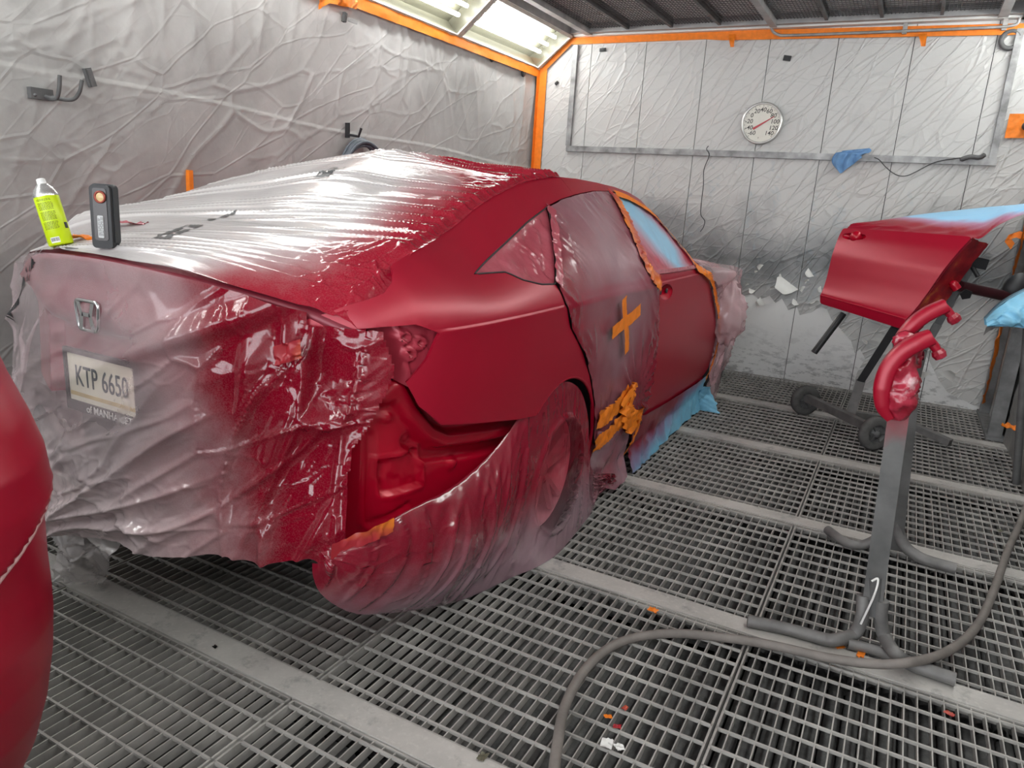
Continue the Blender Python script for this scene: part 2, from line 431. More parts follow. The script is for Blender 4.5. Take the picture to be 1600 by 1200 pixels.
def filter_mesh(seed):
    r = np.random.default_rng(seed); b = MB(); n = 20; p = PW / n
    for i in range(n):
        if seed == 2 and r.random() < .25: continue
        x = -PW / 2 + (i + .5) * p + (r.random() - .5) * .004; rad = p * .46; z = -.105 - r.random() * .006; k = 6
        ang = [math.pi * (j / k) * 1.15 - .23 for j in range(k + 1)]
        yy = np.linspace(-.02, PL + .02, 5)
        V = [(x + rad * math.cos(a), y, z + rad * .9 * math.sin(a) + .006 * (r.random() - .5)) for y in yy for a in ang]
        b.add(V, [(q * (k + 1) + j, q * (k + 1) + j + 1, (q + 1) * (k + 1) + j + 1, (q + 1) * (k + 1) + j) for q in range(4) for j in range(k)], True)
    b.box((-PW / 2, -.02, -.150), (PW / 2, PL + .02, -.135))
    o = b.build('filter_mat', M['filter']); me = o.data; bpy.data.objects.remove(o); return me
gm = grate_mesh(0); fms = [filter_mesh(1), filter_mesh(2), filter_mesh(3)]
for j, y in enumerate(BARY):
    for i in range(4):
        xc = (COLS[i] + COLS[i + 1]) / 2; y0 = y + .048
        if y0 + PL > YB + .02: y0 = YB - PL
        g = bpy.data.objects.new('grate_panel', gm); COL.objects.link(g); g.parent = floor; g.location = (xc, y0, -.001)
        fo = bpy.data.objects.new('filter_mat', fms[(i * 5 + j * 3) % 3]); COL.objects.link(fo); fo.parent = floor; fo.location = (xc, y0, 0)

# ------------------------------------------------------------------ setting: walls
t = NT('white_sandwich_panel'); x = t.sepxyz()
n = t.noise(1.6, 6, .6); n2 = t.noise(6, 6, .7)
scr = t.noise(14, 6, .65, stretch=(1, 1, 12))
c = t.mix(t.ramp(n2, [(.5, (0, 0, 0)), (.8, (1, 1, 1))]), (.80, .80, .79), (.68, .68, .67))
lowdirt = t.math('MULTIPLY', t.math('SUBTRACT', .45, x[2], True), t.ramp(t.noise(9, 5, .7, stretch=(1, 1, 3)), [(.52, (0, 0, 0)), (.60, (1, 1, 1))]))
c = t.mix(t.math('MULTIPLY', lowdirt, 1.5, True), c, (.22, .22, .22))
M['wall_panel'] = t.done(t.bsdf(c, .4, 0, .5, t.bump(scr, .08, .003)))
t = NT('oversprayed_wall_film'); x = t.sepxyz()
band = t.math('SUBTRACT', 1, t.math('MULTIPLY', t.math('ABSOLUTE', t.math('SUBTRACT', x[2], .95)), 1.45), True)
smudge = t.ramp(t.math('ADD', t.math('MULTIPLY', band, .74), t.math('MULTIPLY', t.math('SUBTRACT', t.noise(1.5, 6, .62), .5), 1.3)), [(.20, (.57, .57, .555)), (.46, (.38, .385, .385)), (.76, (.15, .16, .165))])
warm = t.mix(t.ramp(t.noise(1.1, 3), [(.55, (0, 0, 0)), (.7, (.6, .6, .6))]), smudge, t.mix(.5, smudge, (.52, .45, .42)))
cool = t.mix(t.ramp(t.noise(1.9, 3, coord='Generated'), [(.6, (0, 0, 0)), (.75, (.4, .4, .4))]), warm, (.30, .40, .46))
wr = t.noise(7, 5, .6, stretch=(1.6, 1, .6), dist=1.5, rot=(0, .6, 0)); wr2 = t.noise(16, 6, .65, stretch=(1, 1, 7))
M['wall_film'] = t.done(t.bsdf(cool, .38, 0, .5, t.bump(wr2, .12, .004, t.bump(t.crease(6, (1, 1, 4.0), (0, .5, 0), .045, .08), .55, .008, t.bump(t.crease(13, (1, 1, 4.0), (0, .8, 0), .06, .04), .45, .006, t.bump(t.crease(5, (5, 1, 1), (0, .08, 0), .04, .06), .25, .005, t.bump(wr, .14, .02)))))))
M['gap'] = mat_simple('dark_joint', (.04, .04, .04), .8)

wb = prop(MB().box((XL - .1, YB, -.4), (XR + .1, YB + .1, ZT + .25)).build('wall_back', M['gap']), kind='structure')
px_ = [XL - .06, -2.74, -2.243, -1.738, -1.236, -.738, -.228, .278, XR + .1]
for a, b in zip(px_[:-1], px_[1:]):
    MB().box((a + .0025, YB - .012, -.03), (b - .0025, YB + .005, ZT + .2)).build('wall_panel', M['wall_panel'], wb)
# masking film stretched over each panel, torn off along the bottom
def wallfn(A, B):
    w_ = np.clip((1.95 - B) * 1.2, 0, 1)
    f = .010 * w_ * np.clip(facets(A, B, .12, 3, 1.0, 3.2, .35, tilt=.25, ridge=.6, width=.05), 0, 1) + .005 * w_ * np.clip(facets(A, B, .06, 8, .8, 3, .3, tilt=.2, ridge=.6, width=.08), 0, 1) + .004 * np.clip(facets(A, B, .05, 15, .05, 5, .3, tilt=.2, ridge=.5, width=.08), 0, 1)
    return np.stack([A, YB - .0135 - f, B], -1)
torn = [(1100, 500), (1125, 470), (1150, 452), (1163, 462), (1178, 458), (1186, 468), (1203, 462), (1212, 473), (1222, 466), (1232, 484), (1246, 480), (1250, 492), (1268, 488), (1283, 478), (1293, 484), (1300, 500), (1312, 512), (1330, 532), (1336, 552), (1344, 545), (1352, 560), (1340, 580), (1330, 612), (1345, 610), (1372, 600), (1380, 560), (1400, 565), (1418, 545), (1432, 540), (1450, 560), (1465, 590), (1480, 612), (1520, 632), (1570, 648)]
tp = [tuple(P(a, b, Y=YB)[[0, 2]]) for a, b in torn]
tp = [(XL + .02, .35), (-2.5, .4), (-1.6, .55)] + tp[1:-1] + [(XR - .01, .02)]
fl = empty('wall_masking_film', (-1.2, YB - .02, 1)); prop(fl, 'grey oversprayed masking film on the back wall, torn along its bottom edge', 'masking film')
for a, b in zip(px_[:-1], px_[1:]):
    a = max(a + .003, XL + .02); b = min(b - .003, XR)
    tx = [p for p in tp if a < p[0] < b]
    zi = lambda q: float(np.interp(q, [p[0] for p in tp], [p[1] for p in tp]))
    poly = [(b, 2.66), (a, 2.66), (a, zi(a))] + tx + [(b, zi(b))]
    patch('film_strip', poly, wallfn, M['wall_film'], fl, step=.028, thick=0, flip=False)
# curled torn flaps
def flap(px, py, s, rot, bend, name='torn_flap'):
    o = P(px, py, Y=YB); n = 7
    r = np.random.default_rng(int(px)); pts = np.zeros((n, n, 3))
    for i in range(n):
        for j in range(n):
            u = i / (n - 1); v = (j / (n - 1) - .5) * (1 - .75 * u + .1 * r.random())
            a = u * bend; rad = s / bend
            lx, ly, lz = v * s * 1.1, -rad * (1 - math.cos(a)), rad * math.sin(a)
            pts[i, j] = o + np.array([lx * math.cos(rot) - lz * math.sin(rot), ly - .016, lx * math.sin(rot) + lz * math.cos(rot)])
    grid(name, pts, M['white'], fl)
for a in [(1232, 440, .17, 2.6, 1.9), (1192, 470, .07, 2.2, 2.0), (1190, 418, .05, 1.0, 1.6), (1275, 478, .09, .6, 2.2), (1268, 425, .07, 2.3, 1.7), (1256, 452, .05, 1.2, 2), (1350, 535, .05, -.8, 1.8), (1298, 470, .06, 2.8, 1.8), (1168, 445, .03, .4, 1.5), (1208, 452, .045, .3, 1.7), (1245, 470, .06, 2.6, 1.8), (1284, 452, .05, 1.9, 1.9), (1222, 430, .03, 1.5, 1.6), (1262, 440, .04, .9, 1.9), (1176, 452, .05, 2.9, 1.6), (1310, 500, .05, 2.2, 1.8), (1182, 425, .025, .5, 1.5), (1462, 545, .09, .4, 2.0), (1478, 590, .10, -.5, 1.4), (1444, 590, .09, .9, 1.6)]: flap(*a)

t = NT('cream_wall_paint'); M['side_wall'] = t.done(t.bsdf(t.ramp(t.noise(3, 5), [(.3, (.38, .375, .37)), (.7, (.55, .545, .54))]), .5))
wl = prop(MB().box((XL - .1, Y0, -.4), (XL - .02, YB, 2.47)).build('wall_left', M['side_wall']), kind='structure')
wr_ = prop(MB().box((XR + .02, Y0, -.4), (XR + .1, YB, 2.47)).build('wall_right', M['side_wall']), kind='structure')
# plastic sheet hung on the left wall
ny, nz = 680, 260
yy, zz = np.meshgrid(np.linspace(-.4, YB - .03, ny), np.linspace(-.0, 2.46, nz), indexing='ij')
d = .016 * fbm(yy * 2.2, zz * .8, 3, 2)
d += .014 * folds(yy, zz, .26, 21, 4, 3, ang=.12, spread=.35, keep=.35) * np.clip((zz - 1.6) * 1.4, 0, 1)
d += .012 * facets(yy, zz, .30, 3, .50, 2.8, .35, tilt=.30, ridge=.45, width=.03) * (.35 + .65 * fbm(yy * 1.1, zz * 1.1, 33, 2))
d += .006 * facets(yy, zz, .16, 9, .62, 3.2, .35, tilt=.2, ridge=.5, width=.05) * sst(.42, .6, fbm(yy * 1.5, zz * 1.5, 35, 2))
seam = 1.775 - .027 * (yy - .0) + .012 * np.sin(yy * 3)
d += .004 * np.exp(-((zz - seam) / .006) ** 2) + .005 * sst(.004, -.004, zz - seam)
pt = np.stack([XL + .005 + d, yy, zz], -1)
t = NT('grey_oversprayed_plastic_sheet'); x = t.sepxyz()
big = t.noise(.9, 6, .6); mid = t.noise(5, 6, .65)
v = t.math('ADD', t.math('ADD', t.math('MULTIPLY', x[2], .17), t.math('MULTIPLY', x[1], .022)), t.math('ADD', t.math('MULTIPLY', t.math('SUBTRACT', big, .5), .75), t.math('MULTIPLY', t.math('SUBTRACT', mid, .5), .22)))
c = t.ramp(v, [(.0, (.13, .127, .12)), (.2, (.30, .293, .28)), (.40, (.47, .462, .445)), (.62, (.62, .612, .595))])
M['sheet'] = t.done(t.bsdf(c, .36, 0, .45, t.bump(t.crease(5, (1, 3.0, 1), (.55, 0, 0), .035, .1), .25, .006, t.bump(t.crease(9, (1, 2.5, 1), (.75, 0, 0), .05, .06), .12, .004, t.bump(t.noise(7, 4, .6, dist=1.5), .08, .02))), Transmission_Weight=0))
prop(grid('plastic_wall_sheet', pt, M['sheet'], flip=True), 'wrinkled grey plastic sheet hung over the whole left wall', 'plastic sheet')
# sheet on the right wall
yy, zz = np.meshgrid(np.linspace(-.4, YB - .85, 160), np.linspace(0, 2.46, 70), indexing='ij')
d = .03 * facets(yy, zz, .25, 6, .8, 1.8)+.01
prop(grid('plastic_wall_sheet', np.stack([XR - .002 - d, yy, zz], -1), M['sheet']), 'crumpled grey plastic sheet on the right wall beside the door posts', 'plastic sheet')

# ------------------------------------------------------------------ ceiling with filter bays
ceil = prop(MB().box((-2.96, Y0, ZT + .09), (XR - .28, YB, ZT + .12)).build('ceiling', M['steel_dark']), kind='structure')
M['media'] = mat_simple('grey_ceiling_filter_media', (.72, .71, .69), .9, 0, .1, .2, 40)
M['frame_grey'] = mat_simple('grey_painted_ceiling_frame', (.36, .36, .355), .5, .2, .4, .2, 8)
MB().box((-2.95, Y0, ZT + .055), (XR - .29, YB - .08, ZT + .065)).build('filter_media', M['media'], ceil)
MULX = [-2.74, -2.368, -1.996, -1.61, -1.21, -.827, -.458, -.083, .283]
for i, x in enumerate(MULX):
    wd = .05 if i in (4,) else (.06 if i in (0, 8) else .022)
    MB().box((x - wd / 2, Y0, ZT - (.03 if wd > .03 else .012)), (x + wd / 2, YB - .1, ZT + .06)).build('ceiling_beam', M['frame_grey'] if wd > .03 else M['steel_dark'], ceil)
for y in np.arange(YB - .14, Y0, -1.9): MB().box((-2.95, y - .02, ZT - .02), (XR - .28, y + .02, ZT + .06)).build('ceiling_beam', M['frame_grey'], ceil)
wm = MB()
for x in np.arange(.012, .372, .024): wm.box((x - .0017, 0, 0), (x + .0017, 2.6, .0035))
for y in np.arange(.02, 2.6, .05): wm.box((0, y - .0016, .003), (.372, y + .0016, .006))
wo = wm.build('wire_mesh', M['steel_dark']); wme = wo.data; bpy.data.objects.remove(wo)
for x in MULX[:-1]:
    o = bpy.data.objects.new('wire_mesh', wme); COL.objects.link(o); o.parent = ceil; o.location = (x, YB - 2.75, ZT + .01)
MB().box((-2.95, YB - .09, ZT - .03), (XR - .28, YB - .015, ZT + .1)).build('ceiling_edge', M['white'], ceil)

# ------------------------------------------------------------------ light fixtures in the sloping corners
M['lamp_body'] = mat_simple('cream_lamp_enamel', (.115, .11, .075), .4, 0, .5, .05)
M['lamp_frame'] = mat_simple('dusty_cream_frame', (.52, .50, .44), .5, 0, .4, .15)
t = NT('fluorescent_tube'); e = t.new('Emission'); e.inputs[0].default_value = (.98, 1, 1, 1); e.inputs[1].default_value = TUBE; M['tube'] = t.done(e)
t = NT('clear_lamp_glass'); g = t.new('BsdfGlossy'); g.inputs['Roughness'].default_value = .08; tr = t.new('BsdfTransparent'); mx = t.new('MixShader'); mx.inputs[0].default_value = .06
t.L(tr.outputs[0], mx.inputs[1]); t.L(g.outputs[0], mx.inputs[2]); M['lamp_glass'] = t.done(mx)
LF = 1.34
def fixture_meshes(side):
    """local frame: origin at lower edge; y along the booth; slope up towards the ceiling"""
    s = np.array([.33 * side, 0, .27]); W = np.linalg.norm(s); s /= W; n = np.array([s[2] * side, 0, -abs(s[0])])   # n points into the room
    def q(a, y, d): return np.array([0, y, 0]) + s * a + n * d
    def slab(b, a0, a1, y0, y1, d0, d1):
        v = [q(a, y, d) for d in (d0, d1) for a, y in ((a0, y0), (a1, y0), (a1, y1), (a0, y1))]
        f = [(3, 2, 1, 0), (4, 5, 6, 7), (0, 1, 5, 4), (1, 2, 6, 5), (2, 3, 7, 6), (3, 0, 4, 7)]
        b.add(v, f if side > 0 else [k[::-1] for k in f])
    body = MB(); slab(body, 0, W, 0, LF, -.14, -.13); slab(body, 0, .01, 0, LF, -.13, .0); slab(body, W - .01, W, 0, LF, -.13, 0); slab(body, 0, W, 0, .01, -.13, 0); slab(body, 0, W, LF - .01, LF, -.13, 0)
    fr = MB(); slab(fr, -.01, .025, 0, LF, 0, .012); slab(fr, W - .03, W + .01, 0, LF, 0, .012); slab(fr, .025, W - .03, 0, .03, 0, .012); slab(fr, .025, W - .03, LF - .03, LF, 0, .012)
    gl = MB(); slab(gl, .02, W - .02, .02, LF - .02, -.006, -.002)
    tb = []
    for a in (.12, .21, .30):
        m = MB(); m.tube([q(a, y, -.075) for y in (.06, LF - .06)], .014, 10); tb.append(m)
    return body, fr, gl, tb
for side, x0, nm in ((1, XL + .03, 'left'), (-1, XR - .03, 'right')):
    body, fr, gl, tb = fixture_meshes(side)
    proto = None
    for k in range(6):
        y0 = YB - .06 - LF * (k + 1) - .005 * k
        f = empty('light_fixture', (x0, y0, 2.465))
        lab = {(1, 0): 'sloping fluorescent light fixture at the end of the left wall beside the back wall', (1, 1): 'sloping fluorescent light fixture second from the back wall, above the left wall'}.get((side, k), '%s fluorescent light fixture from the back wall, above the %s wall' % (['first', 'second', 'third', 'fourth', 'fifth', 'sixth'][k], nm))
        prop(f, lab, 'light', 'booth light fixtures')
        if proto is None:
            parts = [body.build('housing', M['lamp_body']), fr.build('frame', M['lamp_frame']), gl.build('glass_pane', M['lamp_glass'])] + [b.build('tube', M['tube']) for b in tb]
            proto = parts
            for p_ in parts: p_.parent = f
        else:
            for p_ in proto:
                c_ = p_.copy(); COL.objects.link(c_); c_.parent = f
for side, x0 in ((1, XL), (-1, XR)):
    a = np.array([x0, 0, 2.46]); b = np.array([x0 + side * .34, 0, 2.76]); off = np.array([-side * .06, 0, .07]) * 3
    v = [(p[0], y, p[2]) for y in (Y0, YB) for p in (a + off, b + off)]
    o = mobj('trim_%d' % (1 if side > 0 else 2), v, [(0, 1, 3, 2)], M['steel_dark']); o['kind'] = 'structure'
    MB().beam((x0 + side * .36, Y0, ZT + .02), (x0 + side * .36, YB, ZT + .02), .04, .1).build('beam', M['frame_grey'], o)

# ------------------------------------------------------------------ the car
_pl = np.vstack([np.stack([np.linspace(0, .9, 400), yrear(np.linspace(0, .9, 400))], 1), [[.915, 1.75], [.928, 2.1], [.928, 3.0], [.928, 5.]]])
_ss = np.r_[0, np.cumsum(np.linalg.norm(np.diff(_pl, axis=0), axis=1))]
def plan(s, off=0):
    """plan outline of the tail: arc length s from the middle of the tail, positive to the right; off outwards"""
    a = np.abs(s); h = np.interp(a, _ss, _pl[:, 0]); y = np.interp(a, _ss, _pl[:, 1])
    h2 = np.interp(a + .03, _ss, _pl[:, 0]); y2 = np.interp(a + .03, _ss, _pl[:, 1])
    h0 = np.interp(np.maximum(a - .03, -a * 0), _ss, _pl[:, 0]); y0 = np.interp(np.maximum(a - .03, 0), _ss, _pl[:, 1])
    tx, ty = h2 - h0, y2 - y0; l = np.hypot(tx, ty); tx /= l; ty /= l
    return CX + np.sign(s + 1e-9) * (h + ty * off), y - tx * off
def side(off=0):
    return lambda A, B: np.stack([CX + hw(A, B) + off, A, B], -1)

car = prop(empty('car', (CX, 3.6, 0)), 'freshly red-sprayed sedan without rear bumper, masked in plastic film and orange tape', 'car')
ROWS = sorted(set(np.round(np.r_[np.arange(.09, .98, .02), .972, .982, .987, .99, .993, 1.0, 1.01, np.arange(1.03, 1.5, .02)], 4)))
ROWS = [r for r in ROWS]
QP = [(1.563, 1.152), (1.668, 1.183), (1.79, 1.205), (1.916, 1.232), (2.04, 1.268), (2.167, 1.311), (2.351, 1.36), (2.578, 1.41), (2.74, 1.427), (2.897, 1.435), (2.903, 1.368), (2.75, 1.348), (2.597, 1.319), (2.372, 1.264), (2.068, 1.176), (1.864, 1.115), (2.033, 1.111), (2.096, 1.085), (2.198, 1.065), (2.3, 1.059), (2.322, .994), (2.38, .903), (2.515, .793), (2.618, .68), (2.699, .562), (2.783, .354), (2.785, .27)]
for a in np.linspace(-8, 130, 16): QP.append((2.40 + .375 * math.cos(math.radians(a)), .335 + .378 * math.sin(math.radians(a))))
QP += [(2.036, .642), (1.83, .681), (1.621, .72), (1.548, .785), (1.518, .853), (1.566, .916), (1.601, .981), (1.54, 1.008), (1.479, 1.001), (1.384, .980), (1.36, .985), (1.39, 1.01), (1.444, 1.05), (1.507, 1.083), (1.535, 1.111)]
patch('quarter_panel', QP, side(), M['red'], car, step=.02, thick=.012, rows=ROWS)
# rolled lip of the wheel arch
MB().tube([(CX + float(hw(2.40 + .375 * math.cos(a), .335 + .378 * math.sin(a))) - .006, 2.40 + .372 * math.cos(a), .335 + .375 * math.sin(a)) for a in np.radians(np.linspace(-8, 128, 40))], .007, 8).build('arch_lip', M['red'], car)
# side roof rail and front pillar
RE = [(2.90, 1.4355), (3.072, 1.438), (3.3, 1.432), (3.525, 1.421), (3.7, 1.402), (3.868, 1.366), (4.02, 1.30), (4.16, 1.215), (4.27, 1.13), (4.36, 1.05)]
DLO = [(2.597, 1.319), (2.75, 1.348), (2.903, 1.368), (3.162, 1.392), (3.425, 1.4), (3.634, 1.383), (3.861, 1.313), (4.0, 1.235), (4.09, 1.14), (4.12, 1.06), (4.10, 1.024)]
patch('roof_rail', RE + [(4.2, 1.02)] + DLO[::-1][:-2], side(), M['red'], car, step=.02, thick=.01)
# roof
yy, uu = np.meshgrid(np.linspace(2.42, 4.02, 70), np.linspace(-1, 1, 41), indexing='ij')
pt = np.stack([CX + uu * RH(yy), yy, ztop(uu * RH(yy), yy)], -1); grid('roof_panel', pt, M['red'], car, flip=True)
# rear and front glass under the film
M['glass'] = mat_simple('dark_car_glass', (.02, .02, .024), .08, 0, .6)
yy, uu = np.meshgrid(np.linspace(1.68, 2.42, 40), np.linspace(-.97, .97, 31), indexing='ij')
grid('rear_window', np.stack([CX + uu * RH(yy), yy, ztop(uu * RH(yy), yy) - .006], -1), M['glass'], car, flip=True)
yy, uu = np.meshgrid(np.linspace(3.95, 6.08, 60), np.linspace(-1, 1, 31), indexing='ij')
grid('hood', np.stack([CX + uu * RH(yy), yy, ztop(uu * RH(yy), yy) - .004], -1), M['red'], car, flip=True)
# inner core so that nothing is hollow
yy, k = np.meshgrid(np.linspace(1.70, 6.0, 60), np.arange(17), indexing='ij')
lv = np.array([.16, .16, .2, .3, .45, .65, .85, .98]); ptc = np.zeros(yy.shape + (3,))
for j in range(8):
    h = np.minimum(hw(yy[:, 0], lv[j]) - .12, .80); h = h * 0 if j == 0 else h
    zl_ = np.minimum(lv[j], RZ(yy[:, 0]) - .08); ptc[:, j] = np.stack([CX + h, yy[:, 0], zl_], -1); ptc[:, 16 - j] = np.stack([CX - h, yy[:, 0], zl_], -1)
ptc[:, 8] = np.stack([np.full(60, CX), yy[:, 0], np.minimum(1.0, ZC(yy[:, 0]) - .07)], -1)
core = grid('underbody', ptc, M['core'], car)
# left flank, plain and out of sight from here
yy, zz = np.meshgrid(np.linspace(1.72, 5.9, 120), np.linspace(.2, 1, 30), indexing='ij'); zf = .2 + (RZ(yy) - .2) * (zz - .2) / .8
ptl = np.stack([CX - hw(yy, zf), yy, zf], -1); grid('left_flank', ptl, M['red'], car)

# trunk lid: deck, lip and tail face
nu, nt = 81, 46
U = np.linspace(-1, 1, nu); ptk = np.zeros((nu, nt, 3))
def lipz(h): return 1.114 - .22 * h * h
def deckrow(u, t):
    """t 0..1 from the rear window down to the lip"""
    y0 = 1.66; xl = .75 * u; y1 = yrear(np.abs(xl)); z0 = ztop(.745 * u, y0); z1 = lipz(xl); y = y0 + (y1 - y0) * t
    return CX + (.745 + .005 * t) * u, y, z0 + (z1 - z0) * t ** 1.15
for j in range(nt):
    if j < 22:
        x, y, z = deckrow(U, j / 21)
    else:
        q = (j - 21) / (nt - 22); h = (.75 - .09 * q) * U; z1 = lipz(.75 * U); x = CX + h
        z = z1 + (.64 - z1) * q; y = yrear(np.abs(h)) + .05 * np.clip(q * 6, 0, 1) * (1 - .6 * q) - .03 * np.exp(-((z - .955) / .05) ** 2) * 1 + .04 * np.clip((.90 - z) / .02, 0, 1) * (np.abs(h) < .40)
    ptk[:, j] = np.stack([x, y, z], -1)
ptk[:, :22, 2] -= .004
M['trunk'] = mat_paint('dusty_rose_trunk', (.20, .02, .035), .35, .5)
trunk = grid('trunk_lid', ptk, M['trunk'], car)
# tail lamp on the lid, reflector, rear body panel, bumper beam
M['lamp_red'] = mat_simple('red_tail_lamp', (.62, .012, .015), .12, 0, .6)
def planfn(off): 
    def f(A, B):
        x, y = plan(A, off); return np.stack([x, y + .012, B], -1)
    return f
patch('tail_lamp', [(.37, .962), (.60, .952), (.60, .905), (.38, .918)], planfn(.028), M['lamp_red'], car, step=.03, thick=.02)
patch('reflector', [(.38, .80), (.56, .795), (.56, .775), (.40, .782)], planfn(.02), M['lamp_red'], car, step=.03, thick=.015)
sx = np.linspace(-.68, .68, 40); zz = np.linspace(.38, .70, 12)
A, B = np.meshgrid(sx, zz, indexing='ij'); x, y = plan(A, -.13); grid('rear_body_panel', np.stack([x, y, B], -1), M['core'], car)
A, B = np.meshgrid(np.linspace(-.7, .7, 40), np.linspace(0, 2 * math.pi, 13), indexing='ij'); x, y = plan(A, .0)
grid('bumper_beam', np.stack([x, y + .0 + .025 * np.cos(B), .47 + .055 * np.sin(B)], -1), M['steel_dark'], car)

# emblem on the trunk
ey = 1.196; ec = (CX + .005, ey, .957)
em = MB(); pr_ = [(-.052, .040), (.052, .040), (.042, -.042), (-.042, -.042)]
loop = []
for i in range(4):
    a, b = np.array(pr_[i]), np.array(pr_[(i + 1) % 4]); z_ = np.array(pr_[i - 1])
    for tt in np.linspace(0, 1, 6): p0 = a + (z_ - a) * .22; p1 = a + (b - a) * .22; loop.append((1 - tt) ** 2 * p0 + 2 * tt * (1 - tt) * a + tt ** 2 * p1)
loop.append(loop[0]); loop.append(loop[1])
em.tube([(ec[0] + p[0], ey, ec[2] + p[1]) for p in loop], .0055, 8, cap=False)
def bar(a, b, wa, wb):
    v = [(ec[0] + a[0] - wa, ey - .006, ec[2] + a[1]), (ec[0] + a[0] + wa, ey - .006, ec[2] + a[1]), (ec[0] + b[0] + wb, ey - .006, ec[2] + b[1]), (ec[0] + b[0] - wb, ey - .006, ec[2] + b[1])]
    em.add(v + [(p[0], p[1] + .008, p[2]) for p in v], [(0, 1, 2, 3), (7, 6, 5, 4), (0, 4, 5, 1), (1, 5, 6, 2), (2, 6, 7, 3), (3, 7, 4, 0)])
for s in (-1, 1): bar((s * .032, .036), (s * .019, .0), .008, .007); bar((s * .019, .0), (s * .028, -.040), .007, .009)
bar((0, -.003), (0, .008), .019, .017)
o = em.build('emblem', M['chrome'], car); o['label'] = 'chrome letter emblem in a rounded frame'
# number plate
py0 = 1.222
plate = MB().box((CX - .155, py0, .672), (CX + .155, py0 + .004, .832)).build('number_plate', mat_simple('cream_plate', (.80, .76, .62), .4, 0, .5, .06), car); plate['label'] = 'cream number plate with dark green characters'
M['plate_ink'] = mat_simple('dark_plate_ink', (.03, .06, .07), .4)
text('plate_characters', 'KTP 6650', .088, M['plate_ink'], plate, (CX, py0 - .001, .760), (1, 0, 0), (0, 0, 1), .0006, bold=.004, xs=.68)
M['plate_gold'] = mat_simple('gold_plate_band', (.62, .47, .22), .4)
MB().box((CX - .15, py0 - .0008, .700), (CX + .15, py0, .712)).build('plate_band', M['plate_gold'], plate)
fr = MB()
for a, b in (((-.165, .655), (.165, .685)), ((-.165, .828), (.165, .842)), ((-.165, .685), (-.153, .828)), ((.153, .685), (.165, .828))): fr.box((CX + a[0], py0 - .006, a[1]), (CX + b[0], py0 + .006, b[1]))
pf = fr.build('plate_frame', M['black'], plate)
text('frame_lettering', 'of MANHASSET', .031, M['white'], plate, (CX + .035, py0 - .0075, .670), (1, 0, 0), (0, 0, 1), .0006, bold=.006)

# pressed inner panel that the bumper used to cover
def segd(A, B, pts):
    d = np.full(A.shape, 9.)
    for (x1, y1), (x2, y2) in zip(pts[:-1], pts[1:]):
        t = np.clip(((A - x1) * (x2 - x1) + (B - y1) * (y2 - y1)) / ((x2 - x1) ** 2 + (y2 - y1) ** 2), 0, 1)
        d = np.minimum(d, np.hypot(A - x1 - t * (x2 - x1), B - y1 - t * (y2 - y1)))
    return d
RECT = [(1.513, .616), (1.653, .631), (1.671, .498), (1.525, .498)]
def innerfn(A, B):
    r = np.zeros_like(A)
    r += .030 * (1 - sst(.012, .034, segd(A, B, [(1.52, .80), (1.545, .822), (1.585, .75), (1.66, .672), (1.73, .635), (1.80, .622), (2.2, .56)])))
    r -= .020 * (1 - sst(.010, .030, segd(A, B, [(1.60, .66), (1.68, .595), (1.78, .575), (1.95, .545), (2.1, .53)])))
    r += .016 * np.exp(-(((A - 1.531) / .016) ** 2 + ((B - .739) / .016) ** 2) ** 1.5) + .010 * np.exp(-(((A - 1.60) / .016) ** 2 + ((B - .666) / .014) ** 2) ** 1.5) + .010 * np.exp(-(((A - 1.80) / .022) ** 2 + ((B - .535) / .022) ** 2) ** 2)
    e = segd(A, B, RECT + RECT[:1]); ins = inside(RECT, A, B)
    r += np.where(ins, -.020 * sst(0, .012, e), 0) + .007 * np.exp(-(e / .007) ** 2) + np.where(ins, .008 * facets(A, B, .05, 6), 0)
    r += .006 * np.sin((A - 1.5) * 9 + B * 5) * (1 - ins)
    r += .010 * (1 - sst(.003, .012, segd(A, B, [(1.487, .69), (1.490, .42)]))) - .012 * (1 - sst(.003, .012, segd(A, B, [(1.502, .69), (1.507, .42), (1.62, .455)])))
    return np.stack([CX + hw(A, B) - .085 + r, A, B], -1)
INNER = [(1.50, .835), (1.60, .86), (1.66, .77), (1.75, .70), (1.972, .66), (2.211, .60), (2.20, .50), (2.06, .485), (1.906, .455), (1.789, .44), (1.646, .425), (1.544, .40), (1.475, .375), (1.41, .40), (1.40, .537), (1.40, .661), (1.41, .76), (1.45, .82)]
patch('inner_side_panel', INNER, innerfn, M['red_gloss'], car, step=.0085, thick=.004)
# tail lamp pocket with its three pressed bosses
POCK = [(1.485, 1.003), (1.57, 1.012), (1.665, .97), (1.622, .895), (1.55, .83), (1.515, .87), (1.49, .928)]
def pockfn(A, B):
    r = np.zeros_like(A)
    for (a, b) in ((1.536, .969), (1.577, .951), (1.548, .923)):
        d = np.hypot(A - a, B - b); r += .016 * np.exp(-((d - .014) / .004) ** 2) - .010 * np.exp(-(d / .006) ** 2)
    r -= .03 * (1 - sst(.0, .02, A - 1.50 - (1.0 - B) * .18)) 
    r += .012 * np.exp(-((A - 1.52 - (1.0 - B) * .2) / .007) ** 2) + .008 * sst(.0, .006, (A - 1.60) - (B - .95) * .3)
    return np.stack([CX + hw(A, B) - .042 + r, A, B], -1)
M['pocket'] = mat_paint('satin_rose_pocket', (.40, .035, .06), .3, .5)
patch('lamp_pocket', POCK, pockfn, M['pocket'], car, step=.0065, thick=.004)

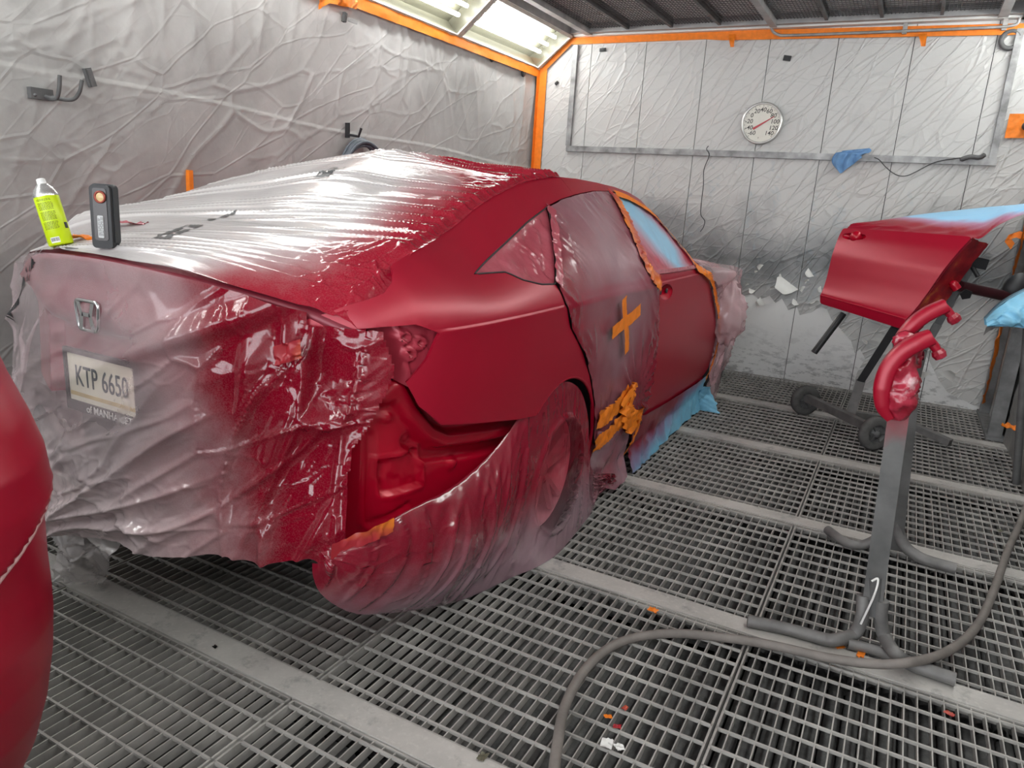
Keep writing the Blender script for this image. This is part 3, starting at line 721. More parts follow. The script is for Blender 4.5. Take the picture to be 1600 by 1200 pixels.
# front door, front window recess, sill
FD = [(3.30, 1.037), (3.7, 1.028), (4.075, 1.018), (4.427, .93), (4.56, .83), (4.70, .72), (4.80, .60), (4.872, .507), (4.885, .40), (4.877, .30), (4.75, .245), (4.0, .262), (3.52, .262), (3.508, .399), (3.508, .669), (3.433, .871), (3.407, .965)]
DH = (3.545, .935)
dh = [(DH[0] + .11 * math.cos(a), DH[1] + .040 * math.sin(a) - .01 * math.cos(a)) for a in np.linspace(0, 2 * math.pi, 20, endpoint=False)]
door = patch('front_door', FD, side(), M['red'], car, step=.022, thick=.012, rows=ROWS, holes=[dh])
hp = lambda A, B: np.stack([CX + hw(A, B) - .002 - .026 * np.clip(1 - ((A - DH[0]) / .11) ** 2 - ((B - DH[1]) / .045) ** 2, 0, 1), A, B], -1)
patch('handle_recess', [(DH[0] + .115 * math.cos(a), DH[1] + .045 * math.sin(a) - .01 * math.cos(a)) for a in np.linspace(0, 2 * math.pi, 20, endpoint=False)], hp, M['red_gloss'], door, step=.012, thick=0)
for dx in (-.055, .05): MB().lathe([(.012, 0), (.012, .006), (.004, .008), (0, .002)], (CX + float(hw(DH[0] + dx, DH[1])) - .017, DH[0] + dx, DH[1]), (1, 0, 0), 12).build('mount_hole', M['core'], door)
SILL = [(2.80, .33), (3.1, .285), (3.52, .25), (4.0, .25), (4.86, .235), (4.84, .13), (2.82, .13)]
patch('sill', SILL, side(-.004), M['red_gloss'], car, step=.03, thick=.01)

# wheels
M['rim'] = mat_simple('pinkish_alloy', (.75, .50, .55), .4, .2, .5, .1)
M['tyre'] = mat_simple('dark_tyre', (.025, .024, .025), .8)
def wheel(y):
    x0 = CX + .885
    ty = MB().lathe([(.215, -.20), (.30, -.205), (.325, -.185), (.333, -.15), (.333, -.06), (.325, -.025), (.30, -.005), (.225, -.01)], (x0, y, .333), (1, 0, 0), 40).build('tyre', M['tyre'], car)
    rm = MB(); rm.lathe([(.225, -.012), (.222, -.03), (.20, -.06), (.195, -.16)], (x0, y, .333), (1, 0, 0), 40); rm.lathe([(.0, -.02), (.03, -.022), (.04, -.035), (.045, -.08)], (x0, y, .333), (1, 0, 0), 20)
    for k in range(5):
        a = 2 * math.pi * k / 5 + .3
        for d_ in (-.16, .16):
            p0 = np.array([x0 - .03, y + .03 * math.cos(a), .333 + .03 * math.sin(a)]); p1 = np.array([x0 - .02, y + .21 * math.cos(a + d_), .333 + .21 * math.sin(a + d_)])
            rm.beam(p0, p1, .020, .022, (1, 0, 0))
    rm.build('rim', M['rim'], ty)
wheel(2.40); wheel(5.23)

# ------------------------------------------------------------------ masking films on the car
WHITE_F = (.78, .76, .75); PINK_F = (.62, .40, .43); RED_F = (.32, .003, .020)
# rear-window, deck and tail sheet
def topmask(t):
    x = t.sepxyz()   # redder towards the right-hand quarter and the tail corner
    d = t.math('SUBTRACT', x[0], t.math('SUBTRACT', -1.12, t.math('MULTIPLY', t.math('SUBTRACT', x[1], 1.5, True), .20)))   # 0 at the right-hand rail, negative inwards
    u = t.math('ADD', 1, t.math('MULTIPLY', d, 1.75))
    near = t.math('MULTIPLY', t.math('SUBTRACT', 1.62, x[1], True), 1.0)
    fwd = t.math('MULTIPLY', t.math('SUBTRACT', x[1], 2.30, True), 1.5)
    v = t.math('ADD', t.math('ADD', u, near), fwd)
    v = t.math('ADD', v, t.math('MULTIPLY', t.math('SUBTRACT', t.noise(3, 4), .5), .6))
    r = t.new('MapRange', interpolation_type='SMOOTHSTEP'); t.L(v, r.inputs[0]); r.inputs[1].default_value = .26; r.inputs[2].default_value = .74; return r.outputs[0]
M['film_top'] = mat_film('deck_masking_film', (.70, .675, .67), RED_F, topmask, .80, .97, .12, .10, 12, (1, 6, 1), .75)
mf = prop(empty('masking_film', (CX, 1.3, .6)), 'clear plastic masking film over trunk, rear window and tail, red along its right side', 'masking film')
n1, n2 = 300, 420
U = np.linspace(-1.02, 1.012, n1); ptf = np.zeros((n1, n2, 3))
na = 300
for j in range(n2):
    if j < na:
        yf = 3.02 - (3.02 - 1.66) * j / (na - 1)
        yv = np.full(n1, yf); yv = np.where(U > 0, yf - (U ** 3) * .12 * (1 - j / (na - 1)), yf)
        x = CX + U * RH(yv); z = ztop(U * RH(yv), yv); y = yv
    else:
        tq = (j - na + 1) / (n2 - na); x, y, z = deckrow(U, tq)
    ptf[:, j] = np.stack([x, y, z], -1)
X, Y = ptf[..., 0], ptf[..., 1]
# tented over the roof antenna
dx, dy = X - CX, Y - 2.47
ang = np.arctan2(dy, dx); dist = np.hypot(dx, dy)
rt = .50 + .10 * np.cos(ang * 5 + .6) - .12 * np.sin(ang)
ptf[..., 2] += .012 + .066 * np.clip(1 - dist / rt, 0, 1) ** 1.25
# stretched wrinkles fanning towards the right-hand rail
q = (Y - 2.1) * math.cos(.28) - (X - CX) * math.sin(.28)
w1 = 1.2 * fbm(X * .7, q * 6, 71, 2) + q * 11
tri = np.abs(2 * (w1 - np.floor(w1)) - 1) ** 7 * np.clip((vnoise(X * .9, q * 6, 73) - .30) * 3, 0, 1)
w2 = 1.5 * fbm(X * .9, q * 9, 76, 2) + q * 27
tri2 = np.abs(2 * (w2 - np.floor(w2)) - 1) ** 6 * np.clip((vnoise(X * 1.1, q * 8, 78) - .45) * 4, 0, 1)
edge = np.clip((X - CX - RH(np.maximum(Y, 1.6)) + .16) / .16, 0, 1)
crum = facets(X, Y, .05, 7, .9, 2.2, .3) + .5 * facets(X, Y, .024, 13, .5, 1.8, .3) + .3
corner = np.clip(1 - np.hypot((X + 1.25) / .22, (Y - 1.52) / .16), 0, 1) ** .6
lowd = .004 * fbm(X * 1.2, q * 7, 79, 2)
qe = (Y * .8 + X * .6); comb = np.abs(np.sin(qe * 60 + 6 * fbm(X * 3, Y * 3, 44, 2))) ** 5 * edge * (Y > 1.75) * .5
hug = 1 - .8 * sst(.955, 1.0, np.abs(U))[:, None]
ptf[..., 2] += (.012 * tri + .004 * tri2 + .005 * comb + lowd + (.010 * edge + .018 * corner) * crum) * hug - .012 * (1 - hug)
ptf[..., 2] -= .004
grid('deck_sheet', ptf, M['film_top'], mf)

# tail sheet
def tailmask(t):
    x = t.sepxyz(); v = t.math('ADD', t.math('MULTIPLY', t.math('ADD', x[0], 1.93), 1.75), t.math('MULTIPLY', t.math('SUBTRACT', t.noise(3.2, 5, .6), .5), .8))
    v = t.math('ADD', v, t.math('MULTIPLY', t.math('SUBTRACT', x[2], .55), .35))
    r = t.new('MapRange', interpolation_type='SMOOTHSTEP'); t.L(v, r.inputs[0]); r.inputs[1].default_value = .12; r.inputs[2].default_value = 1.0; return r.outputs[0]
M['film_tail'] = mat_film('tail_masking_film', (.92, .76, .78), (.24, .0015, .015), tailmask, .27, .86, .12, .10, 7, None, .8, 6, aextra=lambda t: t.math('MULTIPLY', t.math('SUBTRACT', .68, t.sepxyz()[2], True), 1.7))
rb = [(.66, .995), (.79, 1.0), (.845, .998), (.865, .94), (.88, .89), (.86, .838), (.82, .745), (.785, .685), (.775, .565), (.78, .453), (.735, .36)]
hem = [(-1.30, .16), (-.9, .12), (-.62, .10), (-.43, .16), (-.25, .25), (.07, .318), (.2, .30), (.32, .325), (.42, .345), (.55, .335), (.675, .375), (.735, .36)]
n1, n2 = 330, 200
sA = np.linspace(-1.30, .89, n1)
def zhem(s): return np.interp(s, [p[0] for p in hem] + [.9], [p[1] for p in hem] + [.36]) + .012 * (fbm(s * 9, s * 0, 5, 3) - .5)
def zlip(s):
    x, y = plan(s); h = np.abs(x - CX); return np.where(np.abs(s) < .7, lipz(np.minimum(h, .75)), np.interp(np.abs(s), [.7, .9, 1.3], [lipz(.66), 1.0, 1.02])) + .002
T = np.linspace(0, 1, n2); A = np.repeat(sA[:, None], n2, 1); zt = zlip(sA)[:, None]; zb = zhem(sA)[:, None]
B = zt + (zb - zt) * T[None]
dep = (1.1 - B)
off = .018 + .045 * sst(.05, .4, dep) * (fbm(A * 2.3, B * 2.0, 91, 3) + .1)
bulge = .07 * np.exp(-((B - .45) / .22) ** 2) * fbm(A * 2.0 + 3, B * 1.5, 93, 2)
diag = .024 * facets(A, B, .13, 3, .62, 3.2, .3) + .006 * facets(A, B, .06, 11, .7, 2.6, .3) + (1 - sst(.1, .5, A)) * sst(.62, .5, B) * (.020 * facets(A, B, .09, 17, .9, 1.8, .3) + .010 * facets(A, B, .04, 34, .6, 1.8, .3)) + folds(A, B, .5, 101, 4, 14, ang=2.1, spread=.5, keep=.4) * .030
red = sst(.34, .6, A)
diag += red * (.060 * facets(A, B, .12, 21, 1.35, 4.5, .25) + .007 * facets(A, B, .06, 29, 1.1, 3.5, .3))
knot = np.exp(-(((A - .82) / .10) ** 2 + ((B - .80) / .09) ** 2)); diag += knot * .018 * facets(A, B, .035, 24, .5, 1.5, .3)
amp = .25 + .75 * sst(.0, .25, dep)
# one big swag hanging from the right-hand lamp down to the left
sw = np.abs((B - .78) - (A + .05) * .42); swag = .055 * np.exp(-(sw / .035) ** 2) * sst(-.35, -.1, A) * (1 - sst(.5, .72, A))
ledge = -.05 * np.exp(-((B - .60 - A * .12) / .10) ** 2) * sst(-.5, -.2, A) * (1 - sst(.3, .6, A))
xx, yy_ = plan(A, off + bulge + diag * amp + swag * .6)
pt = np.stack([xx, yy_, B], -1)
ps = np.array(rb); Ac = (A[:-1, :-1] + A[1:, 1:]) / 2; Bc = (B[:-1, :-1] + B[1:, 1:]) / 2
lim = np.interp(Bc, ps[::-1, 1], ps[::-1, 0])
grid('tail_sheet', pt, M['film_tail'], mf, mask=Ac < lim)
TS, TA, TB = pt.copy(), Ac, Bc
# loose corner trailing onto the floor
n1, n2 = 46, 60
a0 = P(80, 800, Y=1.20); a1 = P(192, 826, Y=1.20); b0 = P(86, 906, Z=.012); b1 = P(166, 912, Z=.012); c0 = P(100, 870, Y=1.17); c1 = P(182, 866, Y=1.16)
u, v = np.meshgrid(np.linspace(0, 1, n1), np.linspace(0, 1, n2), indexing='ij')
q0 = (1 - v)[..., None] ** 2 * a0 + (2 * v * (1 - v))[..., None] * c0 + (v ** 2)[..., None] * b0; q1 = (1 - v)[..., None] ** 2 * a1 + (2 * v * (1 - v))[..., None] * c1 + (v ** 2)[..., None] * b1
pt = q0 + (q1 - q0) * u[..., None]; pt[..., 1] -= .05 * facets(u * .2, v * .3, .08, 14, 1.3, 2, .3) + .02 * facets(u * .2, v * .3, .05, 18, 1.0, 2.0, .3); pt[..., 2] = np.maximum(pt[..., 2], .008)
grid('trailing_corner', pt, mat_film('clear_crumpled_film', (.86, .83, .82), RED_F, lambda t: t.math('MULTIPLY', t.noise(6, 3), .12), .66, .7, .12, .2, 14, None, .8, 8), mf)

# film over the rear door opening
def doormask(t):
    x = t.sepxyz()
    e = t.math('ADD', t.math('MULTIPLY', t.math('ABSOLUTE', t.math('SUBTRACT', x[1], 2.98)), 1.15), t.math('MULTIPLY', t.math('SUBTRACT', .82, x[2]), .35))
    e = t.math('ADD', e, t.math('MULTIPLY', t.math('SUBTRACT', t.noise(2.6, 4), .5), .7))
    r = t.new('MapRange'); t.L(e, r.inputs[0]); r.inputs[1].default_value = -.05; r.inputs[2].default_value = .62; return r.outputs[0]
M['film_door'] = mat_film('door_masking_film', (.33, .17, .20), (.22, .003, .018), doormask, .92, .98, .2, .08, 10, (1, 3, 1), .6)
RD = [(2.605, 1.318), (2.75, 1.346), (2.903, 1.366), (3.162, 1.390), (3.40, 1.396), (3.36, 1.30), (3.27, 1.17), (3.25, 1.064), (3.40, .965), (3.43, .871), (3.503, .669), (3.503, .399), (3.51, .255), (3.093, .295), (2.80, .335), (2.79, .36), (2.703, .562), (2.622, .68), (2.519, .793), (2.384, .903), (2.326, .994), (2.306, 1.058), (2.406, 1.147), (2.501, 1.232)]
def doorfn(A, B):
    e = segd(A, B, RD + RD[:1]); r = -.018 * sst(0, .35, e)
    r += .006 * folds(A, B, .10, 131, 5, 4, ang=1.0, spread=1.2, keep=.5) * np.exp(-(e / .15) ** 2) + .005 * folds(A, B, .03, 133, 4, 3, ang=1.2, spread=.8, keep=.4) * np.exp(-(e / .05) ** 2)
    p = np.hypot(A - 2.50, B - 1.235); th = np.arctan2(B - 1.235, A - 2.5); r += .010 * np.cos(th * 16) ** 4 * np.exp(-((p - .08) / .07) ** 2) * (A > 2.5)
    p = np.hypot(A - 3.30, B - .42); th = np.arctan2(B - .42, A - 3.3); r += .016 * np.abs(np.cos(th * 9 + .3)) ** 6 * np.exp(-((p - .16) / .13) ** 2)
    return np.stack([CX + hw(A, B) + .003 + r, A, B], -1)
fd_ = prop(patch('masking_film', RD, doorfn, M['film_door'], None, step=.014, thick=0), 'rose-tinted film stretched over the rear door opening, crossed by an orange tape X', 'masking film')
# small film pieces: rear quarter window, front window
QG = [(1.868, 1.1155), (2.068, 1.173), (2.372, 1.261), (2.592, 1.316), (2.499, 1.232), (2.403, 1.147), (2.300, 1.062), (2.198, 1.068), (2.096, 1.088), (2.033, 1.114)]
def qgfn(A, B):
    e = segd(A, B, QG + QG[:1]); r = -.014 * sst(0, .03, e) + (.018 * facets(A, B, .07, 23, 1.0, 2, .3) + .008 * facets(A, B, .035, 27, .5, 1.6, .3)) * sst(0, .02, e)
    return np.stack([CX + hw(A, B) - .006 + r, A, B], -1)
M['film_rose'] = mat_film('rose_window_film', (.55, .16, .20), (.30, .012, .03), lambda t: t.noise(6, 4), .96, .98, .18, .25, 20, None, .7)
prop(patch('masking_film', QG, qgfn, M['film_rose'], None, step=.011, thick=0), 'glossy rose film over the small rear quarter window', 'masking film')
MB().tube([(CX + float(hw(a, b)) + .001, a, b) for a, b in resample(QG[3:] + QG[:4], 60)], .003, 6).build('window_seal', M['core'], car)
FW = [(3.44, 1.392), (3.634, 1.378), (3.861, 1.308), (4.0, 1.23), (4.085, 1.14), (4.115, 1.06), (4.085, 1.03), (3.7, 1.036), (3.30, 1.048), (3.29, 1.17), (3.38, 1.30)]
t = NT('blue_window_film'); x = t.sepxyz()
v = t.math('ADD', t.math('MULTIPLY', t.math('ABSOLUTE', t.math('SUBTRACT', x[1], t.math('ADD', 3.68, t.math('MULTIPLY', t.math('SUBTRACT', 1.2, x[2]), .9)))), 2.6), t.math('ADD', t.math('MULTIPLY', t.math('SUBTRACT', t.noise(4, 4), .5), .5), t.math('MULTIPLY', t.math('SUBTRACT', 1.12, x[2], True), 3.5)))
c = t.ramp(v, [(.25, (.28, .55, .76)), (.62, (.45, .22, .30)), (.85, (.42, .03, .06))])
M['film_bluered'] = t.done(t.bsdf(c, .3, 0, .5, t.bump(t.noise(14, 4, .6), .2, .01)))
def fwfn(A, B):
    r = .006 * folds(A, B, .08, 151, 5, 4, keep=.4); e = segd(A, B, FW + FW[:1]); return np.stack([CX + hw(A, B) - .012 * sst(0, .03, e) + r, A, B], -1)
prop(patch('masking_film', FW, fwfn, M['film_bluered'], None, step=.016, thick=0), 'blue film with red overspray in the front side window', 'masking film')
# front end wrapped in film
M['film_front'] = mat_film('front_masking_film', (.80, .66, .68), (.50, .16, .20), lambda t: t.math('MULTIPLY', t.noise(4, 5, .6), .55), 0.40, .62, .10, .10, 8, None, .85, 7)
FRT = [(4.10, 1.03), (4.40, .955), (4.45, .925), (4.58, .83), (4.72, .72), (4.82, .60), (4.89, .507), (4.90, .40), (4.89, .27), (4.86, .10), (5.0, .03), (5.3, .015), (5.55, .03), (5.7, .14), (6.0, .2), (6.06, .5), (6.0, .74), (5.8, .86), (5.4, .945), (4.9, 1.0), (4.5, 1.04)]
def frfn(A, B):
    bag = .10 * np.exp(-((A - 4.62) / .13) ** 2 - ((B - .98) / .10) ** 2) + .05 * np.exp(-((A - 5.25) / .35) ** 2 - ((B - .35) / .35) ** 2)
    return np.stack([CX + hw(A, np.maximum(B, .2)) + .012 + bag + .03 * facets(A, B, .16, 49, .9, 1.8, .3) + .012 * facets(A, B, .07, 52, .9, 1.6, .3), A, B], -1)
ff = prop(empty('masking_film', (CX + .9, 5.2, 0)), 'pinkish clear film wrapped around the front fender, front wheel and hood', 'masking film')
patch('fender_sheet', FRT, frfn, M['film_front'], ff, step=.018, thick=0)
yy, uu = np.meshgrid(np.linspace(4.02, 6.1, 80), np.linspace(-1, 1, 60), indexing='ij')
zt = ztop(uu * RH(yy), yy) + .012 + .02 * folds(uu, yy, .22, 171, 5, 4, keep=.35)
grid('hood_sheet', np.stack([CX + uu * RH(yy), yy, zt], -1), M['film_front'], ff, flip=True)
# bag over the door mirror
A, B = np.meshgrid(np.linspace(0, 2 * math.pi, 40), np.linspace(0, math.pi, 24), indexing='ij')
rr = 1 + .45 * facets(A * .16, B * .2, .10, 17, .9, 1.6, .3) + .15 * facets(A * .16, B * .2, .04, 27, .9, 1.6, .3)
mc = P(1136, 486, Y=4.88)
mx_ = np.stack([mc[0] + .12 * rr * np.sin(B) * np.cos(A), mc[1] + .11 * rr * np.sin(B) * np.sin(A), mc[2] + .19 * rr * np.cos(B) - .04 * np.sin(B) * np.cos(A)], -1)
grid('mirror_bag', mx_, M['film_front'], ff)

# film curtain around the rear wheel, hanging from the inner panel and the arch to the floor
def hx(y, z, o): return (CX + float(hw(y, z)) + o, y, z)
top = [P(500, 862, X=-1.20), P(518, 858, X=-1.17), P(560, 838, X=-1.13), P(610, 812, X=-1.10), P(650, 790, X=-1.09), P(700, 764, X=-1.085), P(735, 738, X=-1.08), P(770, 705, X=-1.07), P(800, 668, X=-1.05), P(822, 635, X=-1.04), P(850, 610, X=-1.035), P(885, 596, X=-1.035), P(908, 612, X=-1.035), P(918, 650, X=-1.035), P(921, 690, X=-1.03), P(926, 735, X=-1.03), P(960, 740, X=-1.03)]
bot = [P(488, 880, X=-1.20), P(489, 900, X=-1.20), P(500, 926, X=-1.20), P(528, 948, X=-1.20), P(562, 960, X=-1.19), P(612, 958, X=-1.17), P(664, 951, X=-1.15), P(712, 941, Z=.012), P(760, 922, Z=.006), P(800, 902, Z=.006), P(835, 888, Z=.006), P(868, 868, Z=.006), P(890, 845, Z=.006), P(908, 822, Z=.006), P(925, 800, Z=.006), P(935, 775, Z=.006), P(960, 755, Z=.01)]
n1, n2 = 260, 150
tp_ = resample(spline(top, 10), n1); bt_ = resample(spline(bot, 10), n1)
v = np.linspace(0, 1, n2)[None, :, None]; u = np.linspace(0, 1, n1)[:, None, None]
pt = tp_[:, None] * (1 - v) + bt_[:, None] * v
uu = np.repeat(u[..., 0], n2, 1); vv = np.repeat(v[..., 0], n1, 0)
arc = np.r_[0, np.cumsum(np.linalg.norm(np.diff(tp_, axis=0), axis=1))][:, None] + 0 * vv
hgt = vv * .45
# out over the tyre, puffed out behind it
puff = .10 * np.sin(math.pi * np.clip(vv, 0, 1)) ** .8 * np.exp(-((uu - .25) / .22) ** 2)
pt[..., 0] += puff
wy, wz = pt[..., 1] - 2.40, pt[..., 2] - .333
onw = 1 - sst(.27, .36, np.hypot(wy, wz)); pt[..., 0] += onw * np.maximum(CX + .897 - pt[..., 0], 0)
th = np.arctan2(wz, wy); rw = np.hypot(wy, wz)
spk = np.abs(((th - .3) / (2 * math.pi / 5) + .5) % 1 - .5) * (2 * math.pi / 5)
pt[..., 0] += onw * (.010 * np.exp(-((rw - .222) / .012) ** 2) + .008 * np.exp(-((spk - .16 * np.clip((rw - .03) / .18, 0, 1)) * np.maximum(rw, .02) / .012) ** 2) * sst(.03, .06, rw) * (1 - sst(.20, .22, rw)))
nrm = np.zeros_like(pt); nrm[..., 0] = .86; nrm[..., 1] = -.42; nrm[..., 2] = .1
cr = .026 * facets(arc, hgt, .11, 31, 1.45, 4.0, .25) + .007 * facets(arc, hgt, .06, 37, 1.2, 2.0, .3)
fan = .012 * np.abs(np.sin((arc + hgt * (arc - .26) * 3) * 34 + 5 * fbm(arc * 7, hgt * 2, 12, 2))) ** 4 * sst(.35, .6, fbm(arc * 9, hgt * 3, 15, 2)) * (1 - sst(.0, .45, vv)) * np.exp(-((uu - .22) / .16) ** 2)
crk = (.035 * facets(arc, hgt, .06, 41, 0, 1.2, .3) + .014 * facets(arc, hgt, .028, 45, 0, 1.2, .3)) * sst(.80, .92, uu)
pt += nrm * ((cr * (.5 + .5 * (1 - onw)) + fan + crk) * np.clip(vv * 6, 0.15, 1) * np.clip((1 - vv) * 5, 0, 1))[..., None]
pt[..., 2] = np.maximum(pt[..., 2], .006)
def skirtmask(t):
    x = t.sepxyz()
    v = t.math('ADD', t.math('MULTIPLY', t.math('SUBTRACT', x[2], .12), 2.2), t.math('MULTIPLY', t.math('SUBTRACT', t.noise(4, 5, .6), .5), .75))
    v = t.math('ADD', v, t.math('MULTIPLY', t.math('SUBTRACT', x[1], 2.62, True), 1.1))
    r = t.new('MapRange', interpolation_type='SMOOTHSTEP'); t.L(v, r.inputs[0]); r.inputs[1].default_value = -.05; r.inputs[2].default_value = .62; return r.outputs[0]
def wheelthin(t):
    x = t.sepxyz(); a_ = t.math('SUBTRACT', x[1], 2.40); b_ = t.math('SUBTRACT', x[2], .333); d_ = t.math('SQRT', t.math('ADD', t.math('MULTIPLY', a_, a_), t.math('MULTIPLY', b_, b_)))
    return t.math('MULTIPLY', t.math('SUBTRACT', 1, t.math('MULTIPLY', t.math('MAXIMUM', t.math('SUBTRACT', d_, .20), 0), 25), True), -.5)
M['film_skirt'] = mat_film('wheel_masking_film', (.40, .25, .29), (.24, .004, .02), skirtmask, .80, .90, .14, .10, 7, None, .8, 3, aextra=wheelthin)
prop(grid('masking_film', pt, M['film_skirt'], flip=True), 'pink film curtain hanging around the rear wheel down to the grating', 'masking film')

# ------------------------------------------------------------------ orange tape on the car
def ribbon_side(pts, w, off=.006, seed=1, crinkle=.004, name='strip', parent=None, mat=None, n=40):
    """tape strip following (y,z) points on the car's flank"""
    c = resample(spline(pts, 6), n); t = np.gradient(c, axis=0); t /= np.linalg.norm(t, axis=1)[:, None]; nn = np.stack([-t[:, 1], t[:, 0]], 1)
    v = np.linspace(-1, 1, 7); A = c[:, None, 0] + nn[:, None, 0] * v[None] * w / 2; B = c[:, None, 1] + nn[:, None, 1] * v[None] * w / 2
    r = crinkle * facets(A, B, .03, seed % 50, .5, 1.5, .3) + off
    return grid(name, np.stack([CX + hw(A, B) + r + .004, A, B], -1), mat or M['orange'], parent)
tx = prop(empty('masking_tape', (CX + .93, 2.95, .84)), 'two orange tape strips crossed in an X on the rear door film', 'masking tape')
ribbon_side([(2.905, .966), (2.93, .90), (2.985, .80), (3.02, .712)], .050, .004, 3, .003, 'upright_strip', tx); ribbon_side([(2.79, .83), (2.90, .852), (3.01, .868), (3.125, .895)], .055, .009, 7, .003, 'cross_strip', tx)
prop(ribbon_side([(4.09, 1.03), (4.25, .99), (4.41, .945), (4.50, .885), (4.62, .79), (4.74, .70), (4.84, .60), (4.885, .507), (4.895, .40), (4.885, .30), (4.86, .21)], .045, .012, 11, .012, 'masking_tape', n=110), 'orange tape line down the front edge of the front door', 'masking tape')
prop(ribbon_side([(3.44, 1.392), (3.60, 1.374), (3.77, 1.332), (3.90, 1.285), (4.02, 1.20), (4.09, 1.11), (4.115, 1.04)], .030, .006, 13, .005, 'masking_tape', n=70), 'narrow orange tape edging the front side window along the pillar', 'masking tape')
prop(ribbon_side([(4.11, 1.03), (3.9, 1.032), (3.6, 1.037), (3.32, 1.043)], .018, .006, 15, .004, 'masking_tape', n=60, mat=M['film_rose']), 'thin rose-sprayed tape along the front window sill', 'masking tape')
t = NT('tape_with_red_overspray'); c = t.ramp(t.noise(5, 4), [(.40, (.36, .02, .03)), (.52, (.55, .10, .03)), (.62, (.80, .22, .02))]); M['orange_red'] = t.done(t.bsdf(c, .4, 0, .5, t.bump(t.noise(50, 3), .2, .005)))
prop(ribbon_side([(3.40, 1.394), (3.36, 1.32), (3.29, 1.20), (3.262, 1.10), (3.30, 1.04), (3.40, .985)], .075, .010, 19, .02, 'masking_tape', n=90, mat=M['orange_red']), 'crinkled red-sprayed tape along the pillar between the two side windows', 'masking tape')
prop(ribbon_side([(2.60, 1.317), (2.49, 1.225), (2.40, 1.145), (2.305, 1.062)], .035, .008, 23, .012, 'masking_tape', n=70, mat=M['film_rose']), 'crinkled rose tape seam between quarter window and rear door film', 'masking tape')
tk = prop(empty('masking_tape', (CX + .93, 3.1, .42)), 'wadded orange tape pieces at the foot of the rear door opening', 'masking tape')
ribbon_side([(2.755, .465), (2.86, .455), (2.98, .47), (3.10, .515)], .085, .012, 29, .02, 'strip', tk); ribbon_side([(2.78, .345), (2.90, .345), (3.03, .37), (3.17, .38)], .08, .014, 31, .02, 'strip', tk)
ribbon_side([(3.04, .52), (3.10, .45), (3.15, .38), (3.26, .33), (3.36, .345)], .12, .022, 37, .05, 'strip', tk); ribbon_side([(3.33, .36), (3.345, .27), (3.36, .18), (3.34, .06)], .045, .03, 43, .01, 'strip', tk); ribbon_side([(3.16, .55), (3.14, .47), (3.10, .42)], .07, .02, 47, .03, 'strip', tk)
# film under the sill, pink behind and blue in front
def skirtfn(seed, fl):
    def f(A, B):
        o = fl * np.clip(.26 - B, 0, 1) / .26
        return np.stack([CX + hw(A, np.maximum(B, .14)) + .012 + o + .025 * facets(A, B, .10, seed, .5, 1.6, .3) * np.clip((.28 - B) * 6, .1, 1) + .02 * np.clip(.2 - B, 0, 1), A, np.maximum(B, .004)], -1)
    return f
M['film_sill'] = mat_film('sill_masking_film', (.42, .30, .36), (.30, .012, .03), lambda t: t.noise(4, 4), .75, .9, .22, .25, 10)
prop(patch('masking_film', [(2.80, .40), (2.95, .36), (3.30, .33), (3.32, .02), (3.16, .004), (3.02, .06), (2.86, .03), (2.78, .15)], skirtfn(3, .05), M['film_sill'], None, step=.018, thick=0), 'crumpled plum-coloured film under the rear door opening behind the orange tape', 'masking film')
t = NT('blue_film_oversprayed'); x = t.sepxyz(); v = t.math('ADD', t.math('MULTIPLY', t.math('SUBTRACT', x[2], .10), 3.4), t.math('ADD', t.math('MULTIPLY', t.math('SUBTRACT', 4.6, x[1]), .62), t.math('MULTIPLY', t.math('SUBTRACT', t.noise(4, 4), .5), .9)))
c = t.ramp(v, [(.18, (.18, .47, .66)), (.45, (.22, .20, .34)), (.72, (.22, .012, .03))]); M['film_sillblue'] = t.done(t.bsdf(c, .32, 0, .5, t.bump(t.noise(12, 4), .25, .01)))
prop(patch('masking_film', [(3.36, .33), (3.52, .30), (4.0, .27), (4.6, .25), (4.86, .255), (4.87, .10), (4.80, .02), (4.4, .03), (4.0, .02), (3.7, .004), (3.42, .004)], skirtfn(9, .04), M['film_sillblue'], None, step=.02, thick=0), 'blue film fading to dark red below the front door', 'masking film')
fp = [P(1072, 637, Z=.02), P(1098, 604, X=-1.04), P(1112, 640, Z=.006), P(1122, 646, Z=.006), P(1108, 604, X=-1.03)]
A, B = np.meshgrid(np.linspace(0, 1, 24), np.linspace(0, 1, 20), indexing='ij'); e0 = fp[1] + (fp[4] - fp[1]) * A[..., None]; e1 = fp[0] + (fp[3] - fp[0]) * A[..., None]
pt = e0 * (1 - B[..., None]) + e1 * B[..., None]; pt[..., 0] += .05 * facets(A * .3, B * .3, .09, 5, .3, 1.5); pt[..., 2] = np.maximum(pt[..., 2], .004)
prop(grid('masking_film', pt, M['blue_film']), 'light blue film flap flaring onto the grating by the front wheel', 'masking film')
# tape patch on the tail corner, red-orange
A, B = np.meshgrid(np.linspace(.60, .665, 26), np.linspace(.915, .965, 18), indexing='ij'); B = B + (A - .64) * .35
x_, y_ = plan(A, .085 + .02 * facets(A, B, .03, 8, .5, 1.4)); prop(grid('masking_tape', np.stack([x_, y_, B], -1), M['orange_red']), 'wadded orange tape on the film at the tail lamp corner', 'masking tape')
bp = [P(503, 858, X=-1.185), P(530, 846, X=-1.165), P(565, 832, X=-1.125), P(600, 815, X=-1.10)]
c = resample(spline(bp, 8), 40); v = np.linspace(-1, 1, 7)[None, :, None]; pt = c[:, None] + v * np.array([0, .0, .020]); pt[..., 0] += .03 + .012 * facets(c[:, None, 1] + v[..., 0] * 0, v[..., 0] * .02 + 0 * c[:, None, 1], .03, 12)
prop(grid('masking_tape', pt, M['orange_red']), 'orange tape edge under the red inner panel at the bumper corner', 'masking tape')
